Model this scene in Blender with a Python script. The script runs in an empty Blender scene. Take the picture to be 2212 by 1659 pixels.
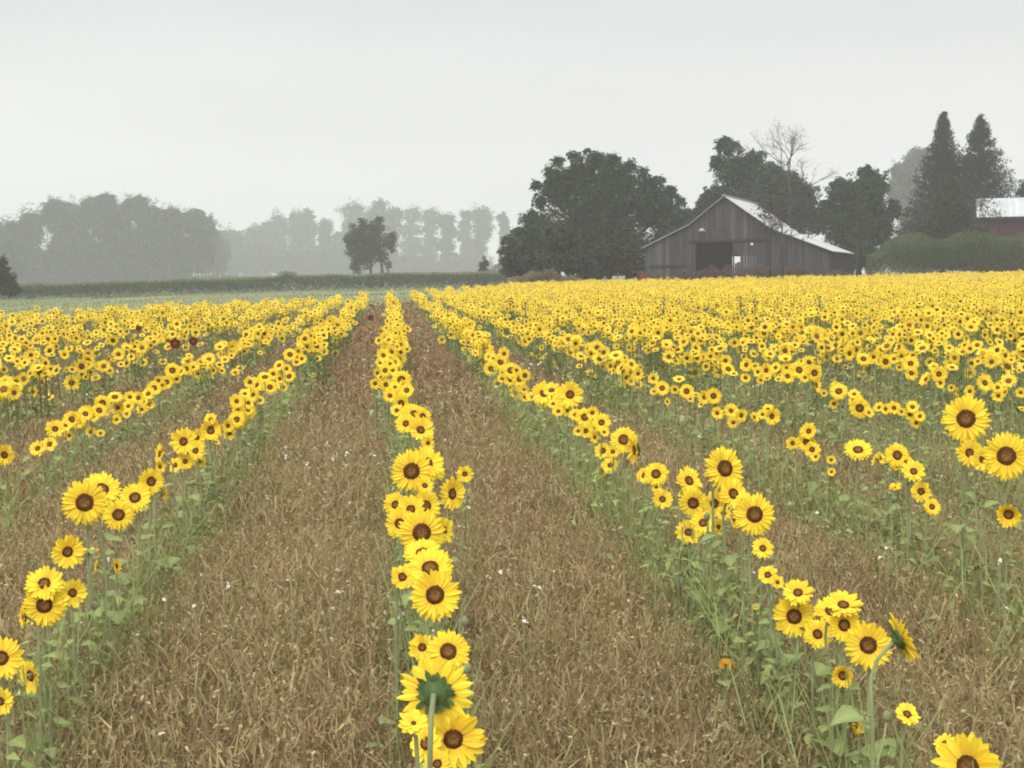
import bpy, math, random
import numpy as np
from math import radians, sin, cos, pi
from mathutils import Vector, Matrix

R = np.random.default_rng(7)
random.seed(7)
scene = bpy.context.scene
COL = scene.collection

# ------------------------------------------------------------------ camera
F_PX = 3000.0                      # focal length in units of a 2212 px wide picture
CAM = np.array([0.0, 0.0, 1.75])
HEAD, PITCH, ROLL = radians(5.01), math.atan(228.2 / F_PX), radians(0.8)
Fv = np.array([sin(HEAD) * cos(PITCH), cos(HEAD) * cos(PITCH), -sin(PITCH)])
R0 = np.array([cos(HEAD), -sin(HEAD), 0.0])
U0 = np.cross(R0, Fv)
Rv = cos(ROLL) * R0 - sin(ROLL) * U0
Uv = sin(ROLL) * R0 + cos(ROLL) * U0
cd = bpy.data.cameras.new("camera")
cam = bpy.data.objects.new("camera", cd)
COL.objects.link(cam)
cd.sensor_width = 36.0
cd.lens = 36.0 * F_PX / 2212.0
cd.clip_start = 0.05
cd.clip_end = 5000
M = Matrix(((Rv[0], Uv[0], -Fv[0], CAM[0]), (Rv[1], Uv[1], -Fv[1], CAM[1]), (Rv[2], Uv[2], -Fv[2], CAM[2]), (0, 0, 0, 1)))
cam.matrix_world = M
scene.camera = cam

# ------------------------------------------------------------------ sky, sun, exposure
world = bpy.data.worlds.new("World")
scene.world = world
world.use_nodes = True
wn = world.node_tree; wn.nodes.clear()
out = wn.nodes.new("ShaderNodeOutputWorld")
bg = wn.nodes.new("ShaderNodeBackground"); bg.inputs[1].default_value = 0.1
sky = wn.nodes.new("ShaderNodeTexSky"); sky.sky_type = 'NISHITA'; sky.sun_disc = False
SUN_EL, SUN_AZ = radians(38), radians(205)      # azimuth measured clockwise from +Y: behind the camera, a little left
sky.sun_elevation = SUN_EL; sky.sun_rotation = SUN_AZ
tc = wn.nodes.new("ShaderNodeTexCoord")
sep = wn.nodes.new("ShaderNodeSeparateXYZ")
ramp = wn.nodes.new("ShaderNodeValToRGB")
mapp = wn.nodes.new("ShaderNodeMapping"); mapp.inputs['Scale'].default_value = (1.2, 1.2, 5.5)
noi = wn.nodes.new("ShaderNodeTexNoise"); noi.inputs['Scale'].default_value = 1.6; noi.inputs['Detail'].default_value = 4
noi.inputs['Roughness'].default_value = 0.45
mr = wn.nodes.new("ShaderNodeMapRange"); mr.inputs[1].default_value = 0.3; mr.inputs[2].default_value = 0.7
mr.inputs[3].default_value = 0.935; mr.inputs[4].default_value = 1.065
mul = wn.nodes.new("ShaderNodeMix"); mul.data_type = 'RGBA'; mul.blend_type = 'MULTIPLY'; mul.inputs[0].default_value = 1
mix = wn.nodes.new("ShaderNodeMix"); mix.data_type = 'RGBA'; mix.inputs[0].default_value = 0.97
e = ramp.color_ramp.elements
e[0].position = 0.0; e[0].color = (8.75, 8.75, 8.6, 1)
e[1].position = 1.0; e[1].color = (20, 20, 20.2, 1)
a = e.new(0.14); a.color = (8.25, 8.3, 8.25, 1)
a = e.new(0.24); a.color = (7.3, 7.5, 7.65, 1)
a = e.new(0.40); a.color = (13.0, 13.1, 13.2, 1)
L = wn.links.new
L(tc.outputs['Generated'], sep.inputs[0]); L(sep.outputs[2], ramp.inputs[0])
L(tc.outputs['Generated'], mapp.inputs[0]); L(mapp.outputs[0], noi.inputs[0]); L(noi.outputs[0], mr.inputs[0])
L(ramp.outputs[0], mul.inputs[6]); L(mr.outputs[0], mul.inputs[7])
L(sky.outputs[0], mix.inputs[6]); L(mul.outputs[2], mix.inputs[7])
L(mix.outputs[2], bg.inputs[0]); L(bg.outputs[0], out.inputs[0])

sd = bpy.data.lights.new("sun", 'SUN'); sd.energy = 1.5; sd.angle = radians(25); sd.color = (1.0, 0.97, 0.92)
sun = bpy.data.objects.new("sun", sd); COL.objects.link(sun)
sdir = Vector((sin(SUN_AZ) * cos(SUN_EL), cos(SUN_AZ) * cos(SUN_EL), sin(SUN_EL)))
sun.rotation_euler = sdir.to_track_quat('Z', 'Y').to_euler()
sun.location = (0, -20, 60)
vs = scene.view_settings
vs.view_transform = 'Standard'; vs.look = 'None'; vs.gamma = 1.0; vs.use_curve_mapping = False; vs.exposure = 0.0
scene.cycles.max_bounces = 6
scene.cycles.filter_width = 1.9
scene.cycles.volume_bounces = 1
scene.cycles.transparent_max_bounces = 4

# ------------------------------------------------------------------ helpers
def ray(px, py):
    d = Fv * F_PX + Rv * (px - 1106.0) + Uv * (829.5 - py)
    return d / d[1]                # per metre of +Y

def at(px, py, d):
    """world point seen at (px, py) of the 2212 px wide picture, d metres ahead along +Y"""
    return CAM + ray(px, py) * d

def project(P):
    q = np.asarray(P) - CAM
    z = q @ Fv
    z = np.where(z < 0.01, 0.01, z)
    return 1106 + F_PX * (q @ Rv) / z, 829.5 - F_PX * (q @ Uv) / z, q @ Fv

def sstep(t):
    t = np.clip(t, 0, 1)
    return t * t * (3 - 2 * t)

def terrain(x, y):
    A = np.interp(x, [-300, -45, 0, 30, 60, 110], [0, 0, 0.72, 0.9, 1.35, 1.5])
    return A * sstep((np.asarray(y, float) - 30) / 135.0)

_tab = np.random.default_rng(3).random((256, 256))
def noise(x, y):
    x = np.asarray(x, float); y = np.asarray(y, float)
    xi = np.floor(x).astype(int); yi = np.floor(y).astype(int)
    fx = x - xi; fy = y - yi
    fx = fx * fx * (3 - 2 * fx); fy = fy * fy * (3 - 2 * fy)
    g = lambda i, j: _tab[i % 256, j % 256]
    return (g(xi, yi) * (1 - fx) + g(xi + 1, yi) * fx) * (1 - fy) + (g(xi, yi + 1) * (1 - fx) + g(xi + 1, yi + 1) * fx) * fy
def fbm(x, y, o=3):
    s = 0; a = 0.5
    for k in range(o):
        s = s + a * noise(x * 2 ** k + 17.3 * k, y * 2 ** k + 9.1 * k); a *= 0.5
    return s / (1 - 0.5 ** o)

def meta(o, label=None, cat=None, group=None, kind=None):
    if label: o["label"] = label
    if cat: o["category"] = cat
    if group: o["group"] = group
    if kind: o["kind"] = kind
    return o

def link(name, data, parent=None):
    o = bpy.data.objects.new(name, data)
    COL.objects.link(o)
    if parent is not None:
        o.parent = parent
    return o

class MB:
    """collects vertices / faces / per-vertex colour; one mesh"""
    def __init__(s):
        s.v = []; s.c = []; s.f = []; s.m = []; s.n = 0
    def add(s, v, faces, col=(1, 1, 1), mi=0):
        v = np.asarray(v, float).reshape(-1, 3)
        c = np.asarray(col, float)
        if c.ndim == 1: c = np.tile(c, (len(v), 1))
        s.v.append(v); s.c.append(c)
        for f in faces if isinstance(faces, list) else [faces]:
            f = np.asarray(f, int)
            if f.ndim == 1: f = f[None]
            s.f.append(f + s.n); s.m.append(np.full(len(f), mi))
        s.n += len(v)
        return s
    def box(s, lo, hi, col=(1, 1, 1), mi=0, rot=None):
        lo = np.array(lo, float); hi = np.array(hi, float)
        v = np.array([[(lo, hi)[i][0], (lo, hi)[j][1], (lo, hi)[k][2]] for i in (0, 1) for j in (0, 1) for k in (0, 1)])
        if rot is not None: v = v @ np.array(rot).T
        return s.add(v, [[0, 1, 3, 2], [4, 6, 7, 5], [0, 4, 5, 1], [2, 3, 7, 6], [0, 2, 6, 4], [1, 5, 7, 3]], col, mi)
    def tube(s, pts, rad, n=6, col=(1, 1, 1), mi=0, cap=True):
        pts = np.asarray(pts, float); rad = np.broadcast_to(rad, (len(pts),))
        t = np.gradient(pts, axis=0)
        t /= np.linalg.norm(t, axis=1)[:, None] + 1e-9
        ref = np.array([1.0, 0.13, 0.07]) if abs(t[0][0]) < 0.8 else np.array([0.1, 1.0, 0.05])
        a = np.cross(t, ref); a /= np.linalg.norm(a, axis=1)[:, None] + 1e-9
        b = np.cross(t, a)
        th = np.linspace(0, 2 * pi, n, endpoint=False)
        v = pts[:, None] + rad[:, None, None] * (np.cos(th)[None, :, None] * a[:, None] + np.sin(th)[None, :, None] * b[:, None])
        k = len(pts)
        i = np.arange(k - 1)[:, None] * n; j = np.arange(n)[None]
        j2 = (j + 1) % n
        q = np.stack([i + j, i + j2, i + n + j2, i + n + j], -1).reshape(-1, 4)
        s.add(v.reshape(-1, 3), [q], col, mi)
        if cap:
            s.f.append(np.arange(n)[None] + s.n - n); s.m.append(np.array([mi]))
        return s
    def data(s, name, mats, smooth=False):
        me = bpy.data.meshes.new(name)
        v = np.concatenate(s.v) if s.v else np.zeros((0, 3)); c = np.concatenate(s.c)
        sizes = np.concatenate([np.full(len(f), f.shape[1]) for f in s.f])
        idx = np.concatenate([f.ravel() for f in s.f]); mi = np.concatenate(s.m)
        me.vertices.add(len(v)); me.vertices.foreach_set("co", v.ravel())
        me.loops.add(len(idx)); me.loops.foreach_set("vertex_index", idx.astype(np.int32))
        me.polygons.add(len(sizes))
        st = np.concatenate([[0], np.cumsum(sizes)[:-1]])
        me.polygons.foreach_set("loop_start", st.astype(np.int32))
        me.polygons.foreach_set("material_index", mi.astype(np.int32))
        me.polygons.foreach_set("use_smooth", np.full(len(sizes), smooth))
        at_ = me.color_attributes.new("Col", 'FLOAT_COLOR', 'POINT')
        cc = np.ones((len(v), 4), np.float32); cc[:, :3] = c
        at_.data.foreach_set("color", cc.ravel())
        for m in (mats if isinstance(mats, (list, tuple)) else [mats]): me.materials.append(m)
        me.update(calc_edges=True)
        me.validate()
        return me
    def obj(s, name, mats, parent=None, smooth=False):
        return link(name, s.data(name, mats, smooth), parent)

# ------------------------------------------------------------------ materials
def mat(name, base=(0.5, 0.5, 0.5), rough=0.8, attr=True, transl=0.0, nscale=0, namt=0.25, bump=0.0, nmap=None, metallic=0.0, spec=0.3, bscale=None, detail=3):
    m = bpy.data.materials.new(name); m.use_nodes = True
    nt = m.node_tree; N = nt.nodes; LK = nt.links.new
    p = N["Principled BSDF"]; o = N["Material Output"]
    p.inputs["Roughness"].default_value = rough
    p.inputs["Metallic"].default_value = metallic
    p.inputs["Specular IOR Level"].default_value = spec
    rgb = N.new("ShaderNodeRGB"); rgb.outputs[0].default_value = (*base, 1)
    cur = rgb.outputs[0]
    def mulc(a, b):
        mx = N.new("ShaderNodeMix"); mx.data_type = 'RGBA'; mx.blend_type = 'MULTIPLY'; mx.inputs[0].default_value = 1
        LK(a, mx.inputs[6]); LK(b, mx.inputs[7]); return mx.outputs[2]
    if attr:
        at_ = N.new("ShaderNodeAttribute"); at_.attribute_name = "Col"
        cur = mulc(cur, at_.outputs[0])
    if nscale:
        t = N.new("ShaderNodeTexCoord"); mp = N.new("ShaderNodeMapping"); mp.inputs['Scale'].default_value = nmap or (1, 1, 1)
        no = N.new("ShaderNodeTexNoise"); no.inputs['Scale'].default_value = nscale; no.inputs['Detail'].default_value = detail
        rg = N.new("ShaderNodeMapRange"); rg.inputs[1].default_value = 0.25; rg.inputs[2].default_value = 0.75
        rg.inputs[3].default_value = 1 - namt; rg.inputs[4].default_value = 1 + namt
        LK(t.outputs['Object'], mp.inputs[0]); LK(mp.outputs[0], no.inputs[0]); LK(no.outputs[0], rg.inputs[0])
        cur = mulc(cur, rg.outputs[0])
        if bump:
            bp = N.new("ShaderNodeBump"); bp.inputs['Strength'].default_value = bump
            LK(no.outputs[0], bp.inputs['Height']); LK(bp.outputs[0], p.inputs['Normal'])
    LK(cur, p.inputs['Base Color'])
    if transl:
        tr = N.new("ShaderNodeBsdfTranslucent"); LK(cur, tr.inputs[0])
        mx = N.new("ShaderNodeMixShader"); mx.inputs[0].default_value = transl
        LK(p.outputs[0], mx.inputs[1]); LK(tr.outputs[0], mx.inputs[2]); LK(mx.outputs[0], o.inputs[0])
    return m

M_petal = mat("petal_yellow", (1, 1, 1), 0.6, transl=0.14, spec=0.15)
M_disc = mat("disc_brown", (1, 1, 1), 0.9, nscale=60, namt=0.45, bump=0.6, spec=0.1)
M_green = mat("plant_green", (1, 1, 1), 0.65, transl=0.2, nscale=14, namt=0.22, spec=0.25)
M_field = mat("field_bloom", (1, 1, 1), 0.65, transl=0.14, spec=0.15)
M_grass = mat("dry_grass", (1, 1, 1), 0.9, transl=0.2, spec=0.1)
M_ground = mat("soil", (1, 1, 1), 0.95, nscale=3.0, namt=0.3, bump=0.4, spec=0.1, detail=8)
M_crown = mat("crown_leaves", (1, 1, 1), 0.75, transl=0.15, spec=0.15)
M_bark = mat("bark", (1, 1, 1), 0.95, nscale=6, namt=0.3, bump=0.5, nmap=(1, 1, 0.2), spec=0.1)
M_board = mat("weathered_board", (1, 1, 1), 0.9, nscale=1.6, namt=0.3, bump=0.2, nmap=(3.5, 3.5, 0.22), spec=0.1, detail=6)
M_metal = mat("roof_metal", (1, 1, 1), 0.55, nscale=0.9, namt=0.12, nmap=(1, 1, 0.6), metallic=0.0, spec=0.4, detail=5)
M_flower = mat("white_flower", (1, 1, 1), 0.7, transl=0.25)

YEL = np.array([0.98, 0.76, 0.055])
# ------------------------------------------------------------------ ground
ROWS = {i: 0.09 + 1.09 * i for i in range(-13, 70)}
EDGE_X = [-40, -16, -10.6, -8.6, -5, -1.9, 0.1, 4.5, 8.4, 14, 60, 100]
EDGE_Y = [24, 31, 38, 48, 54, 59, 68, 84, 100, 108, 110, 100]
def edge(x): return np.interp(x, EDGE_X, EDGE_Y)
def ground_col(x, y):
    n1 = fbm(x * 0.6, y * 0.25, 3); n2 = fbm(x * 0.15 + 40, y * 0.08, 2)
    tan = np.array([0.23, 0.175, 0.10]); red = np.array([0.19, 0.115, 0.085]); grn = np.array([0.11, 0.13, 0.06])
    t = np.clip(0.45 + (n1 - 0.5) * 1.2 + np.clip((y - 8) / 30, 0, 0.6), 0, 1)[..., None]
    c = tan * (1 - t) + red * t
    g = np.clip(0.15 + np.clip((x - 2) / 14, 0, 0.5) + (n2 - 0.5), 0, 0.85)[..., None]
    c = c * (1 - g) + grn * g
    pale = np.array([0.22, 0.245, 0.12]) * (0.9 + 0.2 * n1[..., None])
    e_ = sstep((y - edge(x) - 0.2) / 1.0)[..., None]
    far = np.array([0.12, 0.14, 0.07])
    f_ = sstep((y - 160) / 6.0)[..., None]
    c = c * (1 - e_) + pale * e_
    r_ = (sstep((y - edge(x) - 0.2) / 1.0) * sstep((x - 10) / 3.0))[..., None]
    c = c * (1 - r_) + np.array([0.15, 0.13, 0.07]) * r_
    return c * (1 - f_) + far * f_
def grid(xs, ys, z0):
    X, Y = np.meshgrid(xs, ys)
    Z = terrain(X, Y) + z0
    v = np.stack([X, Y, Z], -1).reshape(-1, 3)
    nx = len(xs); i = (np.arange(len(ys) - 1)[:, None] * nx + np.arange(nx - 1)[None]).ravel()
    q = np.stack([i, i + 1, i + nx + 1, i + nx], -1)
    b = MB(); b.add(v, [q], ground_col(X, Y).reshape(-1, 3)); return b
xs = np.concatenate([[-1400, -900, -600, -400, -250, -150, -100, -70, -50], np.arange(-40, 75, 0.5), [80, 90, 110, 150, 250, 400, 600, 900, 1400]])
ys = np.concatenate([[-60, -30, -10], np.arange(-4, 20, 0.4), np.arange(20, 180, 1.0), [190, 220, 260, 320, 420, 600, 900, 1400, 2200]])
g = grid(xs, ys, 0.0).obj("ground", M_ground, smooth=True)
meta(g, "brown weedy soil of the flower field rising gently to the right", "ground", kind="structure")

# ------------------------------------------------------------------ sunflower prototypes
def petal_ring(b, n, r0, r1, hw, z0, rise, rg, droop=0.0, zc=0.0, ystep=0):
    ts = np.array([0, .25, .6, .85, 1.0]); w = np.array([.5, .95, 1.0, .62, .08])
    for k in range(n):
        th = 2 * pi * (k + rg.uniform(-.3, .3)) / n
        ln = (r1 - r0) * rg.uniform(.82, 1.08); hwk = hw * rg.uniform(.8, 1.15)
        curl = rg.uniform(-.05, .05) + droop; up = rise * rg.uniform(.6, 1.4)
        tw = rg.uniform(-.35, .35); side = rg.uniform(-.12, .12)
        r = r0 + ln * ts * cos(math.atan(rise)) ; z = z0 + up * ts * ln - curl * ts ** 2 + zc
        c_, s_ = cos(th), sin(th)
        rad = np.array([c_, s_, 0]); tan = np.array([-s_, c_, 0]); upv = np.array([0, 0, 1.0])
        cen = r[:, None] * rad + z[:, None] * upv + (side * ln * ts ** 2)[:, None] * tan
        wv = tan * cos(tw) + upv * sin(tw)
        l = cen - (w * hwk)[:, None] * wv + upv * 0.006; rr = cen + (w * hwk)[:, None] * wv + upv * 0.006
        v = np.stack([l, cen - upv * 0.008, rr], 1).reshape(-1, 3)
        q = []
        for i in range(4):
            a = i * 3; q += [[a, a + 1, a + 4, a + 3], [a + 1, a + 2, a + 5, a + 4]]
        br = rg.uniform(.86, 1.06); warm = rg.uniform(-.05, .07)
        col = np.tile(YEL, (15, 1)) * br
        col[:, 1] -= warm * .8 * YEL[1]
        col[:3, 1] *= .80; col[3:6, 1] *= .92
        b.add(v, [np.array(q)], col)

def disc_mesh(b, rad, dome, rg, z0=0.0):
    nr, na = 9, 22
    vs_, cs = [[0, 0, z0 + dome * .35]], [[.2, .1, .045]]
    for i in range(1, nr + 1):
        t = i / nr
        z = z0 + dome * (math.sqrt(max(0, 1 - t * t)) * (1 - .65 * math.exp(-(t / .38) ** 2)))
        for j in range(na):
            a = 2 * pi * (j + .5 * (i % 2)) / na
            bz = rg.uniform(-.5, .5) * .014
            rr_ = rad * t * (1 + rg.uniform(-.03, .03))
            vs_.append([rr_ * cos(a), rr_ * sin(a), z + bz])
            cen = np.array([.21, .105, .032]); ring = np.array([.085, .036, .009]); rim = np.array([.30, .15, .02])
            k = np.clip((t - .35) / .25, 0, 1); c = cen * (1 - k) + ring * k
            if t > .93: c = c * .5 + rim * .5
            cs.append(c * rg.uniform(.65, 1.4))
    f3 = [[0, 1 + j, 1 + (j + 1) % na] for j in range(na)]
    f4 = []
    for i in range(nr - 1):
        for j in range(na):
            a = 1 + i * na + j; bb = 1 + i * na + (j + 1) % na
            f4.append([a, a + na, bb + na, bb])
    b.add(vs_, [np.array(f3), np.array(f4)], np.array(cs))

def calyx_mesh(b, rad, rg, neck=True):
    n = 16
    prof = [(.03, -.17), (.045, -.13), (rad * .75, -.10), (rad * 1.05, -.05), (rad * 1.02, .0)]
    v = [[p[0] * cos(2 * pi * j / n), p[0] * sin(2 * pi * j / n), p[1]] for p in prof for j in range(n)]
    q = [[i * n + j, i * n + (j + 1) % n, (i + 1) * n + (j + 1) % n, (i + 1) * n + j] for i in range(4) for j in range(n)]
    q.append(list(range(n))[::1][:4])
    b.add(v, [np.array(q)], np.array([.10, .16, .05]))
    for k in range(20):                       # pointed bracts
        th = 2 * pi * (k + rg.uniform(-.3, .3)) / 20
        ln = rad * rg.uniform(.5, 1.0); s = rad * rg.uniform(.6, 1.0)
        d = np.array([cos(th), sin(th), 0]); t = np.array([-sin(th), cos(th), 0]); z = np.array([0, 0, 1.])
        p0 = d * s - z * (.085 if s < rad * .85 else .06)
        p1 = p0 + d * ln * .55 + z * rg.uniform(-.02, .02); p2 = p0 + d * ln + z * rg.uniform(-.03, .03)
        v = [p0 - t * .035, p0 + t * .035, p1 + t * .038, p2, p1 - t * .038]
        b.add(v, [np.array([[0, 1, 2, 4]]), np.array([[4, 2, 3]])], np.array([.085, .15, .045]) * rg.uniform(.7, 1.3))

HEADS = []
def make_head(seed, n1, n2, rd, rise, droop, kind="open", dome=.05, hue=None):
    rg = np.random.default_rng(seed)
    p = MB(); d = MB(); c = MB()
    petal_ring(p, n1, rd * .85, .5, .062 * 20 / n1 + .012, -.01, rise, rg, droop)
    if n2: petal_ring(p, n2, rd * .8, .46, .058 * 20 / n1 + .012, .012, rise + .12, rg, droop)
    if kind == "cup": petal_ring(p, 12, rd * .95, .42, .055, .02, rise + .5, rg, 0)
    disc_mesh(d, rd, dome, rg)
    calyx_mesh(c, rd, rg)
    pd = p.data("petals", M_petal); dd = d.data("disc", M_disc, True); cd_ = c.data("flower_head", M_green, True)
    if hue is not None:
        for me in (pd,):
            at_ = me.color_attributes["Col"]
            arr = np.empty(len(me.vertices) * 4, np.float32); at_.data.foreach_get("color", arr)
            arr = arr.reshape(-1, 4); arr[:, :3] = np.array(hue) * (arr[:, :1] / .98)
            at_.data.foreach_set("color", arr.ravel())
    return (cd_, pd, dd)
PROTO = {
    "a": make_head(1, 30, 24, .19, .10, .02), "b": make_head(2, 26, 18, .175, .18, .04),
    "c": make_head(3, 34, 28, .205, .08, .05), "d": make_head(4, 23, 15, .165, .25, .02),
    "s": make_head(5, 17, 9, .16, .22, .03), "t": make_head(6, 14, 6, .17, .30, .06),
    "cup": make_head(7, 18, 14, .21, .75, 0, "cup"), "lit": make_head(8, 13, 8, .085, .25, .0),
    "nod": make_head(9, 14, 8, .24, 1.1, -.1, hue=(.55, .30, .03)),
    "red": make_head(10, 22, 12, .20, .12, .03, hue=(.16, .018, .012)),
    "back": make_head(12, 26, 20, .19, .10, .02),
}
SMALL = ["s", "t", "d", "b"]; BIG = ["a", "b", "c", "d"]

def leaf_proto(seed):
    rg = np.random.default_rng(seed); b = MB()
    ts = np.array([0, .12, .35, .62, .85, 1.0]); w = np.array([.10, .42, .50, .36, .16, .01])
    fold = rg.uniform(.05, .25); dr = rg.uniform(.3, .7)
    cen = np.stack([ts * 1.0, 0 * ts, .1 * ts - dr * ts ** 2 * .6], 1)
    v = []
    for i in range(6):
        wob = rg.uniform(-.04, .04)
        v += [cen[i] + [-.04 if i == 0 else 0, -w[i], w[i] * fold + wob], cen[i], cen[i] + [-.04 if i == 0 else 0, w[i], w[i] * fold - wob]]
    q = []
    for i in range(5):
        a = i * 3; q += [[a, a + 1, a + 4, a + 3], [a + 1, a + 2, a + 5, a + 4]]
    col = np.array([.23, .28, .095])
    cc = np.tile(col, (18, 1)); cc[1::3] *= 1.35
    b.add(np.array(v), [np.array(q)], cc)
    b.tube([[-.45, 0, -.12], [-.2, 0, .0], [0, 0, 0]], [.022, .02, .018], 5, (.17, .22, .09))
    return b.data("leaf", M_green, True)
LEAF = [leaf_proto(40 + i) for i in range(6)]

GROUP_SF = "sunflowers standing in rows across the field"
HEADS_LIST = []       # x, y, z, dia, yaw, el, kind, row, note
def to_row(px, py, row, X=None):
    r = ray(px, py); Xr = ROWS[row] if X is None else X
    d = Xr / r[0]
    return CAM + r * d
def by_height(px, py, z):
    r = ray(px, py); return CAM + r * ((z - CAM[2]) / r[2])
def addh(crop, scale, row, items):
    ox, oy = crop
    for it in items:
        x, y, dpx = it[:3]; yaw = it[3] if len(it) > 3 else None; el = it[4] if len(it) > 4 else None
        kind = it[5] if len(it) > 5 else None; note = it[6] if len(it) > 6 else None
        px = (ox + x / scale) * .8848; py = (oy + y / scale) * .8848; dp = dpx / scale * .8848
        if row == 'C':
            P = by_height(px, py, .95 if dp < 70 else 1.0); rw = 0
        elif isinstance(row, tuple):
            P = by_height(px, py, row[1]); rw = row[0]
        else:
            rw = row; P = to_row(px, py, row)
            if P[2] < .45: P = by_height(px, py, .45)
            if P[2] > 1.35: P = by_height(px, py, 1.35)
        depth = (P - CAM) @ Fv
        dia = dp / F_PX * depth * 1.13
        HEADS_LIST.append([P[0], P[1], P[2], dia, yaw, el, kind, rw, note])

CA = ((0, 1000), 1.8956)
addh(*CA, -2, [(20,210,95),(175,180,75),(230,160,70),(255,90,85),(335,45,80),(395,20,70),(300,75,60),(420,105,55),(465,110,45),(370,60,60),(320,120,50)])
addh(*CA, -1, [(850,148,120),(975,100,95),(740,205,90),(740,265,55),(812,258,70),(857,240,70),(922,240,55),(905,190,90),(1098,48,85),(1055,75,60),
 (1155,10,70),(1110,12,70),(975,45,60),(1000,150,45),(1062,110,60),(910,130,80),(700,332,115),(758,390,75,75,0),(625,408,135),(548,487,140),
 (392,430,200,-3,8,"c"),(470,370,170,10,40,"a"),(313,658,150),(420,655,70,20,80,"s"),(448,725,55,-80,10,"s"),(540,725,68,60,10,"s"),(205,805,160,-8,35,"b"),(205,905,190,2,5,"a"),
 (335,848,125,15,10,"s"),(108,962,90,-75,0,"s"),(5,1150,190,0,15,"b"),(142,1232,145,-50,0,"t"),(2,1350,120,-20,10,"s")])
CB = ((800, 1000), 1.896)
addh(*CB, 'C', [(362,65,95),(430,95,125),(400,20,95),(465,155,60),(440,30,80),(378,15,70),(455,250,170,20,30,"a"),(505,290,80,35),(450,352,80,10,30),(388,285,190,-4,8,"c"),
 (315,440,110,-15),(385,462,130,0,25,"s"),(455,445,140,25,10,"b"),(333,527,130,-10),(540,560,115,55,5,"s"),(435,570,210,0,8,"c"),(440,665,170,-5,55,"a"),(345,775,120,20,25,"t"),
 (475,735,215,-12,45,"a"),(497,858,225,0,10,"a"),(438,1100,122,-10,10,"s"),(558,1120,190,5,25,"c")])
addh(*CB, (0, 1.06), [(398,1452,140,-10,50,"lit","tipped")])
addh(*CB, (0, 1.04), [(498,1310,312,172,-8,"back","back")])
addh(*CB, (0, .84), [(455,1545,170,-40,25,"t"),(580,1525,280,8,8,"d"),(508,1640,130,-10,30,"s")])
addh(*CB, (0, .95), [(575,390,150,45,5,"b")])
addh(*CB, (0, .80), [(635,298,78,0,10,"s","loner")])
addh(*CB, 1, [(1068,8,58),(1110,5,52),(1147,25,62),(1190,35,88),(1268,60,84),(1237,80,60),(1195,98,68),(1237,128,60),(1160,100,50),(1275,190,78),(1370,140,125,-5,25),(1422,187,135),(1320,195,60),
 (1308,258,78),(1272,285,55),(1465,308,72),(1225,15,60),(1280,105,50)])
CC = ((1500, 1000), 1.896)
addh(*CC, 1, [(138,302,65,-20),(193,298,112),(222,415,98,20,20),(195,360,50),(345,330,132),(365,432,132),(510,272,195,32,12,"c","tall"),(462,435,122,20),(550,390,145,30,20,"b"),(648,485,188,15,10,"c"),
 (410,525,112,0,30),(343,568,116),(483,543,72),(553,510,70,60,0),(687,643,102,0,30),(710,765,92),(755,800,64,30,20),(850,848,135,-5,40,"d"),(832,957,182,-2,5,"a"),(940,1040,132,15,25,"b"),
 (1000,935,150,20,50,"b"),(1063,998,152,20,15,"a"),(1060,905,160,5,55,"d"),(1175,1090,205,-2,5,"a"),(1325,1060,235,110,22,"b","edge"),(1058,1232,108,0,8,"cup"),(1113,1460,92,45,10,"cup"),
 (1355,1410,118,25,50,"t"),(1635,1650,300,-4,12,"d","corner"),(1530,1545,95,-30,45,"s"),(655,912,34,0,60,"s"),(330,390,70,-40,30),(505,480,70),(600,420,80,10,45)])
addh(*CC, (1, .62), [(515,1150,92,10,-72,"nod","nod")])
addh(*CC, 2, [(900,100,78),(887,150,88),(825,155,62,-20),(915,185,76),(932,218,48),(1003,233,45,-10,70),(1005,288,42,0,60),(1128,187,122,5,50,"a"),(1212,232,70,-70,20,"s"),(1232,225,60,60,20,"s"),
 (1310,212,112,20,20),(1350,243,62),(1385,287,108,10,35),(1300,360,60,0,60,"lit"),(1420,378,98),(1470,450,78,20,25),(1275,205,70,-60,20),(1305,260,60,0,50)])
addh(*CC, 2, [(1628,42,205,-3,10,"c","tall"),(1643,200,125,20,10),(1705,230,115,30,15),(1815,215,205,0,10,"c"),(1825,485,118,0,-5,"cup")])
CD = ((1500, 700), 2.212)
addh(*CD, 2, [(128,470,62),(90,510,52),(210,495,62),(258,548,78),(215,565,52),(327,555,52),(390,565,82),(410,607,42),(487,597,72),(535,590,88),(440,585,50),(350,500,65,0,60),(170,490,50),(470,635,45),
 (555,683,68),(630,670,78),(685,695,72,25),(643,733,66),(755,705,62,50),(800,690,60,0,30),(850,700,95,30),(830,660,60,0,50),(285,620,45,0,70),(545,640,50,0,50)])
addh(*CD, 3, [(1080,465,92),(1090,532,86),(1132,575,42),(1195,540,60),(1212,565,92),(1185,632,54),(1295,580,62,0,40),(1325,655,110,-10),(1300,610,80,-30,40),(1430,652,62),(1465,660,60),(1510,655,72),(1550,675,50),
 (1595,690,62),(1630,735,62),(1610,650,72,0,30),(1650,700,58),(997,450,98),(935,483,78),(930,440,62),(870,437,58),(820,452,78),(775,460,58),(713,422,74),(708,492,58),(615,445,72),(600,400,64),(645,470,48),
 (1030,490,60),(925,390,70,0,60),(885,500,46),(790,505,50),(760,430,50),(825,495,48),(1375,680,60,40,30)])
addh(*CD, 4, [(1465,405,78),(1345,390,74),(1270,360,78),(1400,380,60),(1510,390,56),(1540,435,46),(1550,375,60),(1600,415,84),(1605,467,72),(1683,500,84),(1752,472,94),(1725,435,60),(1760,520,60,30),(1855,570,54),(1920,565,64),
 (2000,520,92),(2070,545,60),(2073,590,66),(2110,570,64),(2195,572,56),(2200,660,45),(1820,545,45)])
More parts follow.
